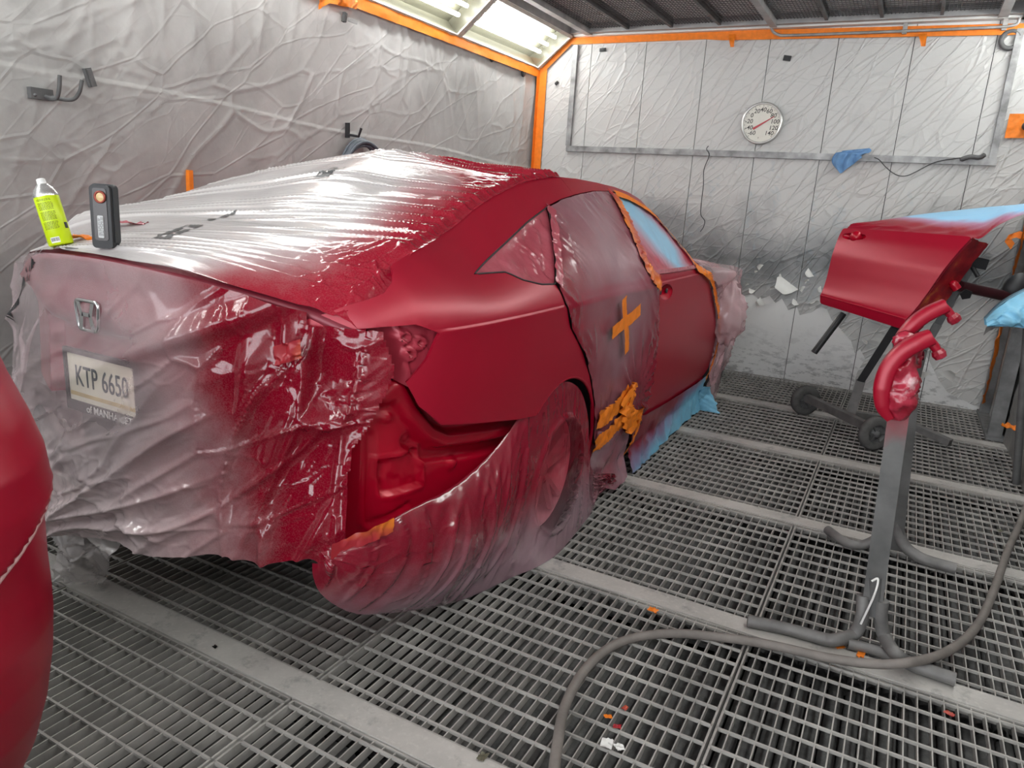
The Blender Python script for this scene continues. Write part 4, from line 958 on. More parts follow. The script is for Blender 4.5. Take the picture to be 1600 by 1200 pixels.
# black printing on the deck film
D = ptf
def deckpt(px, py):
    g = D.reshape(-1, 3); c = (g - [0, 0, H]) @ R.T; q = (800 + F * c[:, 0] / c[:, 2] - px) ** 2 + (600 + F * c[:, 1] / c[:, 2] - py) ** 2
    return g[np.argmin(q)]
cen = (D[:-1, :-1] + D[1:, 1:]) / 2
def print_mark(name, p0, p1, w, seed, thr=.45):
    a, b = deckpt(*p0), deckpt(*p1); d = (b - a)[:2]; L = np.linalg.norm(d); d /= L
    u = (cen[..., 0] - a[0]) * d[0] + (cen[..., 1] - a[1]) * d[1]; vv_ = -(cen[..., 0] - a[0]) * d[1] + (cen[..., 1] - a[1]) * d[0]
    m = (u > 0) & (u < L) & (np.abs(vv_) < w) & (vnoise(u * 45, vv_ * 60, seed) > thr)
    o = grid(name, D + np.array([0, 0, .002]), M['black'], mf, mask=m); o['label'] = 'black print on the film'
M['black'].use_backface_culling = False
# denser copy of the deck sheet for the print outlines is not needed: the marks are blocky in the photo too
def tail_print(p0, p1, w, seed, thr):
    g = TS[:-1, :-1].reshape(-1, 3); c = (g - [0, 0, H]) @ R.T; px_, py_ = 800 + F * c[:, 0] / c[:, 2], 600 + F * c[:, 1] / c[:, 2]
    near_ = TA.ravel() > -.75
    i0, i1 = (int(np.argmin((px_ - p[0]) ** 2 + (py_ - p[1]) ** 2 + 1e6 * ~near_)) for p in (p0, p1))
    a = np.array([TA.ravel()[i0], TB.ravel()[i0]]); b = np.array([TA.ravel()[i1], TB.ravel()[i1]]); d = b - a; L = np.linalg.norm(d); d /= L
    u = (TA - a[0]) * d[0] + (TB - a[1]) * d[1]; v_ = -(TA - a[0]) * d[1] + (TB - a[1]) * d[0]
    m = (u > 0) & (u < L) & (np.abs(v_) < w) & (vnoise(u * 40, v_ * 60, seed) > thr)
    if m.any():
        o = grid('printed_mark', TS + np.array([.0, -.003, 0]), M['black'], mf, mask=m); o['label'] = 'black print on the film'
tail_print((8, 492), (44, 425), .022, 4, .40); tail_print((46, 432), (56, 396), .014, 6, .45)
print_mark('printed_mark', (250, 373), (305, 352), .028, 3, .42); print_mark('printed_mark', (325, 345), (365, 332), .016, 5, .55); print_mark('printed_mark', (500, 277), (530, 262), .03, 7, .45)

# ------------------------------------------------------------------ things standing on the deck
def on_deck(px, py):
    return deckpt(px, py)
# spray can
b0 = on_deck(97, 384); can = prop(empty('spray_can', b0), 'yellow-green aerosol can with small printed text standing on the trunk', 'spray can')
axis = np.array([-.27, -.08, 1.]); axis /= np.linalg.norm(axis)
M['can'] = mat_simple('acid_yellow_label', (.62, .80, .0), .35, 0, .5, .05); M['can_metal'] = mat_simple('can_aluminium', (.75, .75, .74), .25, .9, .5, .05); M['can_white'] = mat_simple('white_nozzle', (.85, .85, .83), .4); M['can_text'] = mat_simple('dark_can_print', (.12, .16, .0), .5)
cb = MB().lathe([(0, .002), (.030, .002), (.0325, .006), (.0325, .142), (.031, .146)], b0, axis, 32).build('label', M['can'], can)
MB().lathe([(.0328, .140), (.0330, .146), (.031, .152), (.026, .164), (.017, .172), (.0165, .176), (.012, .177)], b0, axis, 32).build('shoulder', M['can_metal'], can)
MB().lathe([(.012, .174), (.0115, .190), (.009, .192), (0, .192)], b0, axis, 16).build('nozzle', M['can_white'], can)
# print on the can: lines of text and a bar code on the side facing the camera
vx = -np.array([b0[0], b0[1], 0]); vx /= np.linalg.norm(vx); ux = np.cross([0, 0, 1.], vx); fy = np.cross(axis, ux); fy /= np.linalg.norm(fy)
uh = np.cross(fy, axis) * -1; uh = uh if uh @ ux > 0 else -uh; fy = fy if fy @ vx > 0 else -fy
def canpt(ang, h, o=.0004): return b0 + axis * h + (.0325 + o) * (math.cos(ang) * fy + math.sin(ang) * uh)
def canbar(mb, a0, a1, h0, h1, o=.0005):
    n = 6; V = []; 
    for k in range(n + 1):
        a = a0 + (a1 - a0) * k / n; V += [canpt(a, h0, o), canpt(a, h1, o)]
    mb.add(V, [(2 * k, 2 * k + 2, 2 * k + 3, 2 * k + 1) for k in range(n)])
tm = MB(); r = np.random.default_rng(3); h = .132
for blk, nl in ((0, 2), (1, 7), (2, 8), (3, 7)):
    for _ in range(nl):
        a = -.95
        while a < .25:
            l = .06 + .16 * r.random(); canbar(tm, a, min(a + l, .3), h - .0014, h); a += l + .05
        h -= .0031
    h -= .004
tm.build('printed_text', M['can_text'], can)
bm_ = MB(); canbar(bm_, -.75, .0, .008, .024, .0006); bm_.build('barcode_ground', M['can_white'], can)
bm_ = MB(); a = -.68
while a < -.08:
    l = .01 + .03 * r.random(); canbar(bm_, a, a + l, .012, .022, .0009); a += l + .02 + .02 * r.random()
bm_.build('barcode', M['black'], can)
bm_ = MB(); canbar(bm_, .75, 1.15, .045, .062, .0006); bm_.build('dark_patch', M['black'], can)
# inspection light
b1 = on_deck(166, 388); wl_ = prop(empty('work_light', b1), 'black hand inspection lamp standing upright on the trunk beside the can', 'work light')
ex = np.array([.93, .36, 0.]); ex /= np.linalg.norm(ex); ez = np.array([-.17, -.05, 1.]); ez -= ex * (ez @ ex); ez /= np.linalg.norm(ez); eyv = np.cross(ez, ex)
def LP(a, d, h): return b1 + ex * a + eyv * d + ez * h * .94
def rbox(mb, w, h0, h1, d0, d1, rad=.010, tw=0):
    out = []
    for cxs, czs, a0 in ((1, 1, 0), (-1, 1, 90), (-1, -1, 180), (1, -1, 270)):
        for k in range(5):
            a = math.radians(a0 + 22.5 * k); out.append((cxs * (w / 2 - rad) + rad * math.cos(a), (h1 - rad if czs > 0 else h0 + rad) + rad * math.sin(a)))
    n = len(out); V = [LP(a + tw * 0, d, h) for d in (d0, d1) for a, h in out]
    mb.add(V, [tuple(range(n)), tuple(range(2 * n - 1, n - 1, -1))] + [(i, i + n, (i + 1) % n + n, (i + 1) % n) for i in range(n)])
m = MB(); rbox(m, .060, 0, .178, -.014, .014, .012); m.build('body', M['black'], wl_)
m = MB(); rbox(m, .066, .010, .182, -.004, .018, .014); m.build('rubber_shell', mat_simple('charcoal_rubber', (.035, .037, .04), .6), wl_)
m = MB(); rbox(m, .040, .022, .170, -.0155, -.0135, .008); m.build('face_panel', mat_simple('smoked_panel', (.03, .022, .022), .2), wl_)
m = MB(); m.lathe([(.0165, .0), (.0165, .004), (.0125, .004), (.011, .001)], LP(.003, -.0155, .145), -eyv, 28); m.build('bezel', mat_simple('copper_ring', (.30, .06, .04), .35, .4), wl_)
m = MB(); m.lathe([(.0115, .0015), (.008, .0035), (0, .0045)], LP(.003, -.0155, .145), -eyv, 24); m.build('lens', mat_simple('amber_lens', (.75, .55, .28), .15), wl_)
m = MB(); rbox(m, .017, .030, .093, -.0172, -.0155, .003); m.build('label', mat_simple('silver_label', (.55, .55, .55), .35), wl_)
m = MB(); r = np.random.default_rng(9)
for k in range(4):
    h = .036
    while h < .085:
        l = .003 + .008 * r.random(); a = -.006 + .004 * k; V = [LP(a, -.0175, h), LP(a + .0015, -.0175, h), LP(a + .0015, -.0175, h + l), LP(a, -.0175, h + l)]; m.add(V, [(0, 1, 2, 3)]); h += l + .002
m.build('label_print', M['black'], wl_)
# orange tape bits and scraps of film behind the lamp
def scrap(px, py, w, h, label, mat, seed, base=None, name='tape_scrap', cat='tape scrap', z=.004, rot=0, crumple=.5):
    o = base if base is not None else P(px, py, Z=z); r_ = np.random.default_rng(seed); n = 9
    A, B = np.meshgrid(np.linspace(-.5, .5, n), np.linspace(-.5, .5, n), indexing='ij'); c, s = math.cos(rot), math.sin(rot)
    zz = crumple * min(w, h) * (facets(A, B, .45, seed, .3, 1.2) + .35)
    pt = np.stack([o[0] + (A * w + .2 * w * (vnoise(A * 3, B * 3, seed) - .5)) * c - B * h * s, o[1] + A * w * s + (B * h + .3 * h * (vnoise(A * 3 + 5, B * 3, seed) - .5)) * c, o[2] + zz - zz.min()], -1)
    return prop(grid(name, pt, mat), label, cat)
scrap(0, 0, .09, .035, 'crumpled orange tape on the trunk between can and inspection lamp', M['orange'], 3, on_deck(128, 374), rot=.3)
scrap(0, 0, .13, .04, 'torn red and white film scrap on the trunk behind the inspection lamp', M['film_rose'], 9, on_deck(200, 352), 'film_scrap', 'film scrap', rot=.4)
scrap(0, 0, .06, .02, 'small black tape bit on the trunk in front of the can', M['black'], 12, on_deck(112, 388), rot=.5, crumple=.15)

# ------------------------------------------------------------------ left wall things
WX = XL + .04
hk = prop(empty('wall_hook', P(65, 147, X=WX)), 'grey steel double hook screwed to the left wall above the can', 'hook')
c = P(65, 147, X=WX); m = MB(); m.box((WX - .03, c[1] - .045, c[2] - .022), (WX + .006, c[1] + .045, c[2] + .022)); m.build('plate', M['steel_dark'], hk)
for dy in (-.03, .03): MB().lathe([(.007, 0), (.006, .004), (0, .005)], (WX + .006, c[1] + dy, c[2] - .008), (1, 0, 0), 10).build('screw', M['steel_dark'], hk)
MB().tube(spline([(WX, c[1] + .012, c[2] - .008), (WX + .06, c[1] + .02, c[2] - .015), (WX + .085, c[1] + .022, c[2] + .02), (WX + .085, c[1] + .03, c[2] + .075)], 6), .008, 8).build('prong', M['steel_dark'], hk)
MB().tube(spline([(WX, c[1] + .035, c[2] - .008), (WX + .06, c[1] + .085, c[2] - .01), (WX + .085, c[1] + .105, c[2] + .02), (WX + .09, c[1] + .118, c[2] + .07)], 6), .008, 8).build('prong', M['steel_dark'], hk)
def wallclip(px, py, w, h, rot, label):
    c = P(px, py, X=WX); m = MB(); d = np.array([0, math.cos(rot), math.sin(rot)]); u = np.array([0, -math.sin(rot), math.cos(rot)])
    m.beam(c - u * h / 2, c + u * h / 2, .02, w, d); m.beam(c - u * h / 2 + np.array([.012, 0, 0]), c + u * h * .42 + np.array([.012, 0, 0]), .006, w * .7, d); return prop(m.build('magnet_block', M['steel_dark'], None), label, 'magnet')
wallclip(140, 121, .030, .075, .30, 'dark magnet block holding the plastic sheet right of the wall hook')
wallclip(538, 27, .022, .055, -.2, 'dark clip at the top of the left wall near the light fixture')
c = P(538, 27, X=WX); MB().beam(c + np.array([.02, .01, -.01]), c + np.array([.05, .06, -.02]), .01, .02).build('steel_tab', M['steel'], None)
o = bpy.data.objects['steel_tab']; prop(o, 'bright bent metal tab beside the dark clip high on the left wall', 'tab')
for (px, py), lab in (((768, 90), 'black washer on the orange tape at the top of the left wall'), ((817, 114), 'black washer below the orange tape close to the corner')):
    prop(MB().lathe([(.012, .012), (.030, .012), (.034, .006), (.034, 0)], P(px, py, X=WX - .01), (1, 0, 0), 20).build('wall_washer', M['black']), lab, 'washer')
# hose coil
hc = prop(empty('hose_coil', P(545, 200, X=WX)), 'coil of dark grey hose hanging on the left wall behind the car roof', 'hose')
c = P(543, 205, X=WX); m = MB(); m.beam(c + np.array([.0, 0, -.04]), c + np.array([0, 0, .05]), .012, .03, (1, 0, 0)); m.tube([c + np.array([0, 0, -.02]), c + np.array([.09, 0, -.03]), c + np.array([.11, 0, .02])], .008, 8); m.build('hook', M['black'], hc)
r = np.random.default_rng(5)
for k in range(7):
    cy = c[1] + .085; ry = .17 + .03 * r.random() + .004 * k; rz = .24 + .02 * r.random(); x0 = WX + .025 + .018 * (k % 4); tilt = .10 * (r.random() - .3)
    a = np.linspace(0, 2 * math.pi, 40); zc_ = c[2] - .04 - rz - .006 * k
    m = MB(); m.tube(np.stack([x0 + .03 * np.sin(a * 1) * .3, cy + ry * np.cos(a) + tilt * np.sin(a) * .3, zc_ + rz * np.sin(a)], -1), .0115, 8, cap=False); m.build('loop', M['hose_dark'], hc)
c = P(299, 290, X=WX); prop(MB().box((WX - .03, c[1] - .012, c[2] - .10), (WX + .002, c[1] + .012, c[2] + .075)).build('masking_tape', M['orange']), 'short upright strip of orange tape on the left wall above the trunk', 'masking tape')
# tape along the top of the left wall and down the corner
def strip3(pts, wdir, w, mat, label, name='masking_tape', seed=1, cr=.004, ndir=(1, 0, 0), n=120):
    c = resample(np.array(pts, float), n); v = np.linspace(-.5, .5, 5)[None, :, None]; wd = np.array(wdir, float); nd = np.array(ndir, float)
    pt = c[:, None] + v * wd * w; l = np.linspace(0, 1, n)[:, None] * np.linalg.norm(np.diff(c, axis=0), axis=1).sum() + 0 * v[..., 0]
    pt = pt + nd * (cr * (facets(l, v[..., 0] * w + 0 * l, .09, seed, 0, 1.4) + .4))[..., None]; return prop(grid(name, pt, mat), label, 'masking tape')
strip3([(WX + .002, 1.0, 2.43), (WX + .002, YB - .05, 2.435)], (0, 0, 1), .075, M['orange'], 'long orange tape band along the top edge of the left wall', seed=3, cr=.012)
strip3([(WX + .004, YB - .04, .3), (WX + .004, YB - .04, 2.46)], (0, 1, 0), .09, M['orange'], 'upright orange tape in the corner, half on the left wall', seed=5)
strip3([(WX + .045, YB - .032, .3), (WX + .04, YB - .032, 2.48)], (1, 0, 0), .075, M['orange'], 'upright orange tape in the corner, half on the back wall', seed=7, ndir=(0, -1, 0))
strip3([(WX + .035, YB - .036, 2.46), (WX + .33, YB - .036, 2.72)], (-.6, 0, .75), .045, M['orange'], 'sloping orange tape on the back wall beneath the corner light', seed=9, ndir=(0, -1, 0))
tb_ = strip3([(-2.92, YB - .034, 2.70), (-1.75, YB - .034, 2.702), (-1.60, YB - .034, 2.69), (.50, YB - .034, 2.655)], (0, 0, 1), .07, M['orange'], 'long orange tape band along the top of the back wall', seed=11, ndir=(0, -1, 0), cr=.008, n=220)
for px, py, s in ((1143, 62, .10), (1440, 62, .09)):
    c = P(px, py, Y=YB - .045); A, B = np.meshgrid(np.linspace(-.5, .5, 8), np.linspace(0, 1, 10), indexing='ij')
    grid('loose_end', np.stack([c[0] + A * .055 * (1 - .5 * B) + .02 * B, c[1] - .03 * np.sin(B * 2) - .01 * facets(A, B, .5, 4), c[2] + .04 - B * s], -1), M['orange'], tb_)
o = strip3([P(495, 8, X=WX + .02), P(512, -2, X=WX + .02), P(540, 4, X=WX + .03), P(556, 8, X=WX + .02)], (0, .1, 1), .05, M['orange'], 'loose crumpled orange tape end at the top of the left wall', seed=15, cr=.03, n=50)

# ------------------------------------------------------------------ back wall things
M['rail'] = mat_simple('worn_grey_rail', (.30, .30, .30), .45, .3, .4, .55, 9, .1)
rl = prop(empty('wall_rail', (-1.2, YB - .03, 1.79)), 'worn grey steel rail frame running along the back wall under the thermometer', 'rail')
MB().box((-2.90, YB - .045, 1.768), (.435, YB - .016, 1.815)).build('long_bar', M['rail'], rl)
for x, nm in ((-2.885, 0), (.405, 1)): MB().box((x - .022, YB - .045, 1.815), (x + .022, YB - .016, 2.66)).build('upright_bar', M['rail'], rl)
# thermometer
tc = P(1190.5, 193, Y=YB - .03); th = prop(empty('thermometer', tc), 'round white dial thermometer with red pointer on the back wall', 'thermometer')
RT = .160; yf = YB - .045
MB().lathe([(RT, .03), (RT + .002, .0), (RT - .004, -.012), (RT - .014, -.014), (RT - .018, -.006), (RT - .018, .002)], (tc[0], yf, tc[2]), (0, 1, 0), 48).build('rim', mat_simple('aluminium_rim', (.62, .62, .60), .3, .7), th)
MB().lathe([(RT - .012, -.003), (0, -.003)], (tc[0], yf, tc[2]), (0, 1, 0), 48).build('dial', mat_simple('cream_dial', (.74, .73, .66), .5, 0, .4, .03), th)
M['ink'] = mat_simple('dark_dial_ink', (.05, .05, .045), .6)
tk_ = MB()
for i, v in enumerate(range(-60, 160, 20)):
    a = math.radians(228 - i * 27.6); r_ = .101
    text('numeral', str(v), .046, M['ink'], th, (tc[0] + r_ * math.cos(a), yf - .0035, tc[2] + r_ * math.sin(a)), (1, 0, 0), (0, 0, 1), .0004, shear=.12, bold=.010)
for i in range(21):
    a = math.radians(228 - i * 13.8); r_ = .132; p_ = np.array([tc[0] + r_ * math.cos(a), yf - .004, tc[2] + r_ * math.sin(a)]); d_ = np.array([math.cos(a), 0, math.sin(a)]) * (.006 if i % 2 == 0 else .003)
    tk_.beam(p_ - d_, p_ + d_, .003, .001, (0, 1, 0))
tk_.build('tick_marks', M['ink'], th)
text('unit_letter', 'F', .018, M['ink'], th, (tc[0] - .01, yf - .0035, tc[2] - .112), (1, 0, 0), (0, 0, 1), .0004)
pa = P(1176.5, 201.5, Y=yf - .006); pb = P(1210, 182, Y=yf - .006); d_ = (pb - pa) / np.linalg.norm(pb - pa); nn = np.array([-d_[2], 0, d_[0]])
V = [pa - nn * .009, pb - nn * .002, pb + nn * .002, pa + nn * .009]; V += [v - np.array([0, .003, 0]) for v in V]
MB().add(V, [(0, 1, 2, 3), (7, 6, 5, 4), (0, 4, 5, 1), (1, 5, 6, 2), (2, 6, 7, 3), (3, 7, 4, 0)]).build('pointer', mat_simple('red_pointer', (.50, .07, .08), .5), th)
pe = prop
def magnet(px, py, w, h, rot, lab):
    c = P(px, py, Y=YB - .02); m = MB(); m.beam(c - np.array([w / 2 * math.cos(rot), 0, w / 2 * math.sin(rot)]), c + np.array([w / 2 * math.cos(rot), 0, w / 2 * math.sin(rot)]), .018, h); m.beam(c - np.array([w * .3, .012, 0]), c + np.array([w * .3, -.012, 0]) * np.array([1, 1, 1]), .006, h * .6); prop(m.build('magnet_block', M['black']), lab, 'magnet')
magnet(942, 78, .055, .028, .05, 'small black magnet block on the back wall left of the top tape join'); magnet(1230, 91, .055, .038, -.15, 'small black magnet block above the thermometer'); magnet(870, 130, .035, .02, .8, 'tiny black magnet block on the back wall near the corner tape')
# grey hook ring top right
c = P(1579, 62, Y=YB - .03); a = np.linspace(.4, 5.2, 24); prop(MB().tube(np.stack([c[0] + .055 * np.cos(a), np.full(24, c[1]), c[2] + .055 * np.sin(a)], -1), .016, 10).build('wall_ring', M['steel_dark']), 'dark open ring at the top right of the back wall behind the rail', 'ring')
# conduit under the ceiling
m = MB(); m.tube(spline([P(1204, 30, Y=YB - .09), P(1206, 46, Y=YB - .07), P(1216, 54, Y=YB - .06), P(1240, 55, Y=YB - .06), P(1400, 49, Y=YB - .06), P(1520, 44, Y=YB - .06), P(1582, 40, Y=YB - .06), P(1594, 28, Y=YB - .08)], 8), .010, 8); cd = prop(m.build('conduit_pipe', M['steel']), 'thin grey conduit pipe under the ceiling edge along the back wall', 'pipe')
for px, py in ((1206, 36), (1414, 46), (1570, 40)): c = P(px, py, Y=YB - .05); MB().beam(c + np.array([0, 0, -.03]), c + np.array([0, 0, .05]), .02, .03).build('clip', M['steel'], cd)
# blue rag on the rail
c = P(1331, 240, Y=YB - .05); A, B = np.meshgrid(np.linspace(-.5, .5, 30), np.linspace(-.5, .5, 24), indexing='ij')
hang = np.where(B < 0, 1, 0); wv = .04 * np.abs(np.sin(A * 9 + 1)) + .03 * facets(A, B, .25, 7)
pt = np.stack([c[0] + A * .22 * (1 - .25 * np.abs(B)) + .03 * np.sin(B * 5), np.where(B < 0, YB - .062 - wv * .7, YB - .045 - wv * .3), c[2] + .005 + np.where(B < 0, B * .26 * (1.2 - 1.4 * np.abs(A + .18)), B * .05 * (1 + A))], -1)
M['rag'] = mat_simple('blue_paper_rag', (.17, .32, .55), .8, 0, .2, .15, 20, .2, 60); prop(grid('rag', pt, M['rag']), 'light blue paper rag draped over the wall rail', 'rag')
# wires
def wire(pts, rad, lab, name='wire'):
    m = MB(); m.tube(spline([P(a, b, Y=YB - .055) for a, b in pts], 8), rad, 6); return prop(m.build(name, M['black']), lab, 'wire')
wire([(1107, 228), (1104, 233), (1108, 243), (1100, 265), (1099, 290), (1096, 315), (1095, 335), (1101, 345), (1099, 355), (1094, 362)], .0035, 'thin dark wire dangling from the rail on the back wall')
o = wire([(1366, 246), (1374, 250), (1385, 262), (1400, 273), (1415, 275), (1432, 268), (1460, 254), (1490, 248), (1520, 245)], .0035, 'thin dark cable sagging from the right half of the wall rail')
m = MB(); pts = [P(1500, 250, Y=YB - .06), P(1515, 245, Y=YB - .065), P(1530, 246, Y=YB - .06), P(1540, 241, Y=YB - .07)]; m.tube(spline(pts, 6), [.008] + [.016] * 17 + [.006], 8) if len(spline(pts, 6)) == 19 else m.tube(spline(pts, 6), .013, 8); prop(m.build('spray_clamp', M['steel_dark']), 'dark grey clamp lying on the right end of the wall rail', 'clamp')
# fitting in orange tape on the right
c = P(1592, 197, Y=YB - .03); ot = prop(empty('wall_fitting', c), 'grey pipe fitting framed by orange tape at the right edge of the back wall', 'fitting')
A, B = np.meshgrid(np.linspace(-.07, .12, 20), np.linspace(-.08, .08, 16), indexing='ij'); grid('tape_patch', np.stack([c[0] + A, c[1] - .006 - .012 * (facets(A, B, .05, 9) + .4), c[2] + B + .02 * A], -1), M['orange'], ot)
MB().lathe([(.03, 0), (.03, .03), (.02, .035), (.02, .06), (0, .06)], c + np.array([.045, -.01, 0]), (0, -1, 0), 14).build('nipple', M['steel_dark'], ot)

# ------------------------------------------------------------------ door frame in the right wall
d1 = prop(empty('door_1', (.72, 5.95, 0)), kind='structure')
M['jamb'] = mat_simple('weathered_grey_jamb', (.20, .20, .20), .55, .3, .4, .4, 8, .2, 60)
for y in (6.24, 5.58):
    m = MB(); m.box((.665, y - .03, 0), (.675, y + .03, 2.1)); m.box((.675, y - .03, 0), (.745, y - .022, 2.1)); m.box((.675, y + .022, 0), (.745, y + .03, 2.1)); m.build('jamb', M['jamb'], d1)
    MB().box((.675, y - .005, .02), (.70, y + .012, 2.08)).build('jamb_seal', M['steel_dark'], d1)
MB().box((.665, 5.5, 2.1), (.745, 6.3, 2.16)).build('lintel', M['jamb'], d1)
MB().box((.655, 5.5, 0), (.76, 6.32, .02)).build('threshold', M['jamb'], d1)
MB().box((.725, 5.60, .02), (.745, 6.22, 2.1)).build('door_leaf', mat_simple('grey_door_leaf', (.42, .42, .415), .5, 0, .4, .2, 6), d1)
strip3([(.68, 6.17, .1), (.68, 6.17, 2.0)], (.3, .95, 0), .09, M['orange'], 'upright orange tape beside the far jamb of the side door', seed=17, ndir=(-1, 0, 0), cr=.02)
strip3([P(1582, 385, Y=6.2), P(1572, 372, Y=6.2), P(1590, 366, Y=6.2), P(1610, 372, Y=6.2)], (.3, 0, .9), .05, M['orange'], 'loose curl of orange tape at the side door', seed=19, ndir=(0, -1, 0), cr=.03, n=40)
scrap(1573, 672, .08, .06, 'wad of orange tape on the threshold of the side door', M['orange'], 23, P(1576, 672, X=.70), crumple=1.0)

# ------------------------------------------------------------------ car door on its wheeled stand
TLc, TRc, BLc, BRc = P(1320, 358, Y=5.12), P(1522, 372, Y=4.72), P(1281, 474, Y=4.98), P(1408, 514, Y=4.66)
BOW = sm([0, .04, .085, .10, .115, .13, .22, .34, .50, .66, .82, 1.0], [-.003, .010, .020, .026, .021, .018, .014, .017, .028, .038, .036, .020])
def doorP(A, B):
    """A 0..1 from the handle edge; B 0..1 from the bottom"""
    A = np.asarray(A)[..., None]; B = np.asarray(B)[..., None]; p = BLc * (1 - A) * (1 - B) + BRc * A * (1 - B) + TLc * (1 - A) * B + TRc * A * B
    n = np.cross(BRc - BLc, TLc - BLc); n /= np.linalg.norm(n)
    bow = BOW(np.clip(B, 0, 1)) + .010 * np.sin(math.pi * np.clip(A, 0, 1))
    return p + n * bow
cdr = prop(empty('loose_car_door', (BLc + BRc) / 2), 'red sprayed loose car door with handle hole, mounted on a wheeled stand', 'car door')
def rr_poly(pts, r, n=4):
    out = []; k = len(pts)
    for i in range(k):
        a, b, c = (np.array(pts[(i + j) % k], float) for j in (-1, 0, 1)); p0 = b + (a - b) / np.linalg.norm(a - b) * r; p1 = b + (c - b) / np.linalg.norm(c - b) * r
        out += [tuple((1 - t_) ** 2 * p0 + 2 * t_ * (1 - t_) * b + t_ ** 2 * p1) for t_ in np.linspace(0, 1, n)]
    return out
HA, HB = .135, .895
hole = [(HA + .110 * math.cos(a), HB + .050 * math.sin(a)) for a in np.linspace(0, 2 * math.pi, 20, endpoint=False)]
rows_ = sorted(np.round(np.r_[np.arange(.01, 1, .03), .085, .092, .105, .115, .125], 4))
sk = patch('outer_skin', rr_poly([(0, 0), (1, 0), (1, 1), (0, 1)], .03), doorP, M['red'], cdr, step=.03, thick=.02, rows=rows_, holes=[hole])
patch('handle_recess', [(HA + .115 * math.cos(a), HB + .055 * math.sin(a)) for a in np.linspace(0, 2 * math.pi, 20, endpoint=False)], lambda A, B: doorP(A, B) + (np.cross(TLc - BLc, BRc - BLc) / np.linalg.norm(np.cross(TLc - BLc, BRc - BLc)))[None] * (.004 + .035 * np.clip(1 - ((A - HA) / .115) ** 2 - ((B - HB) / .055) ** 2, 0, 1))[:, None], M['red_gloss'], cdr, step=.02, thick=0)
hp_ = doorP(HA + .01, HB + .005); MB().lathe([(0, .018), (.022, .015), (.034, .004), (.036, -.03)], hp_, np.cross(BRc - BLc, TLc - BLc), 20).build('handle_boss', M['red_gloss'], cdr)
for da in (-.075, .07):
    hp_ = doorP(HA + da, HB); MB().lathe([(.016, .0), (.014, -.02), (0, -.02)], hp_ - .02 * np.cross(BRc - BLc, TLc - BLc) / np.linalg.norm(np.cross(BRc - BLc, TLc - BLc)), np.cross(BRc - BLc, TLc - BLc), 12).build('mount_hole', M['core'], cdr)
# inner shell of the door, seen past its right edge
nrm_ = np.cross(BRc - BLc, TLc - BLc); nrm_ /= np.linalg.norm(nrm_)
A, B = np.meshgrid(np.linspace(0, 1, 16), np.linspace(0, 1, 30), indexing='ij')
e_ = doorP(1.0 - .02 * A, B) - nrm_ * (A * (.10 + .03 * np.sin(B * 3)) + .006)[..., None] + (np.array([.05, .04, .0])) * (A ** 2)[..., None] + (np.array([.3, -.2, .1]) * .05)[None, None] * (facets(A * .2, B * .6, .06, 19)[..., None]) * A[..., None]
t = NT('red_orange_inner_film'); c = t.ramp(t.noise(6, 4), [(.4, (.16, .002, .008)), (.55, (.30, .01, .015)), (.68, (.62, .16, .03))]); M['inner_film'] = t.done(t.bsdf(c, .25, 0, .5, t.bump(t.noise(30, 3), .2, .008)))
grid('taped_edge', e_, M['inner_film'], cdr)
A, B = np.meshgrid(np.linspace(.02, .98, 14), np.linspace(.02, .98, 12), indexing='ij'); grid('inner_shell', doorP(A, B) - nrm_ * .10, M['steel_dark'], cdr, flip=True)
# blue film over the window opening, folded back over the door
wq = [P(1340, 357, Y=5.14), P(1378, 347, Y=5.35), P(1430, 336, Y=5.5), P(1500, 328, Y=5.45), P(1560, 322, Y=5.3), P(1606, 319, Y=5.15), P(1625, 322, Y=5.0)]
wl2 = [P(1322, 359, Y=5.115), P(1360, 362, Y=5.04), P(1410, 366, Y=4.94), P(1470, 370, Y=4.83), P(1523, 374, Y=4.71), P(1560, 352, Y=4.72), P(1612, 331, Y=4.78)]
q0 = resample(spline(wl2, 8), 70); q1 = resample(spline(wq, 8), 70); B = np.linspace(0, 1, 40)[None, :, None]; pt = q0[:, None] * (1 - B) + q1[:, None] * B
A2 = np.linspace(0, 1, 70)[:, None] + 0 * B[..., 0]; B2 = B[..., 0] + 0 * A2
pt[..., 2] += .035 * np.sin(math.pi * B2) + .014 * facets(A2 * 1.2, B2 * .5, .10, 33, .25, 2.2) * (1 - B2)
t = NT('blue_film_with_red_fade'); x = t.sepxyz()
g = t.math('ADD', t.math('ADD', t.math('MULTIPLY', t.math('SUBTRACT', x[1], 5.12), 2.1), t.math('MULTIPLY', t.math('SUBTRACT', x[0], .10), 1.9)), t.math('MULTIPLY', t.math('SUBTRACT', t.noise(5, 3), .5), .35))
c = t.ramp(t.math('ADD', g, .5), [(.22, (.26, .003, .018)), (.46, (.38, .18, .29)), (.64, (.26, .55, .80))]); M['film_door_blue'] = t.done(t.bsdf(c, .35, 0, .5, t.bump(t.noise(16, 4), .15, .008)))
prop(grid('masking_film', pt, M['film_door_blue'], flip=True), 'blue film with red overspray folded over the window of the loose door', 'masking film')
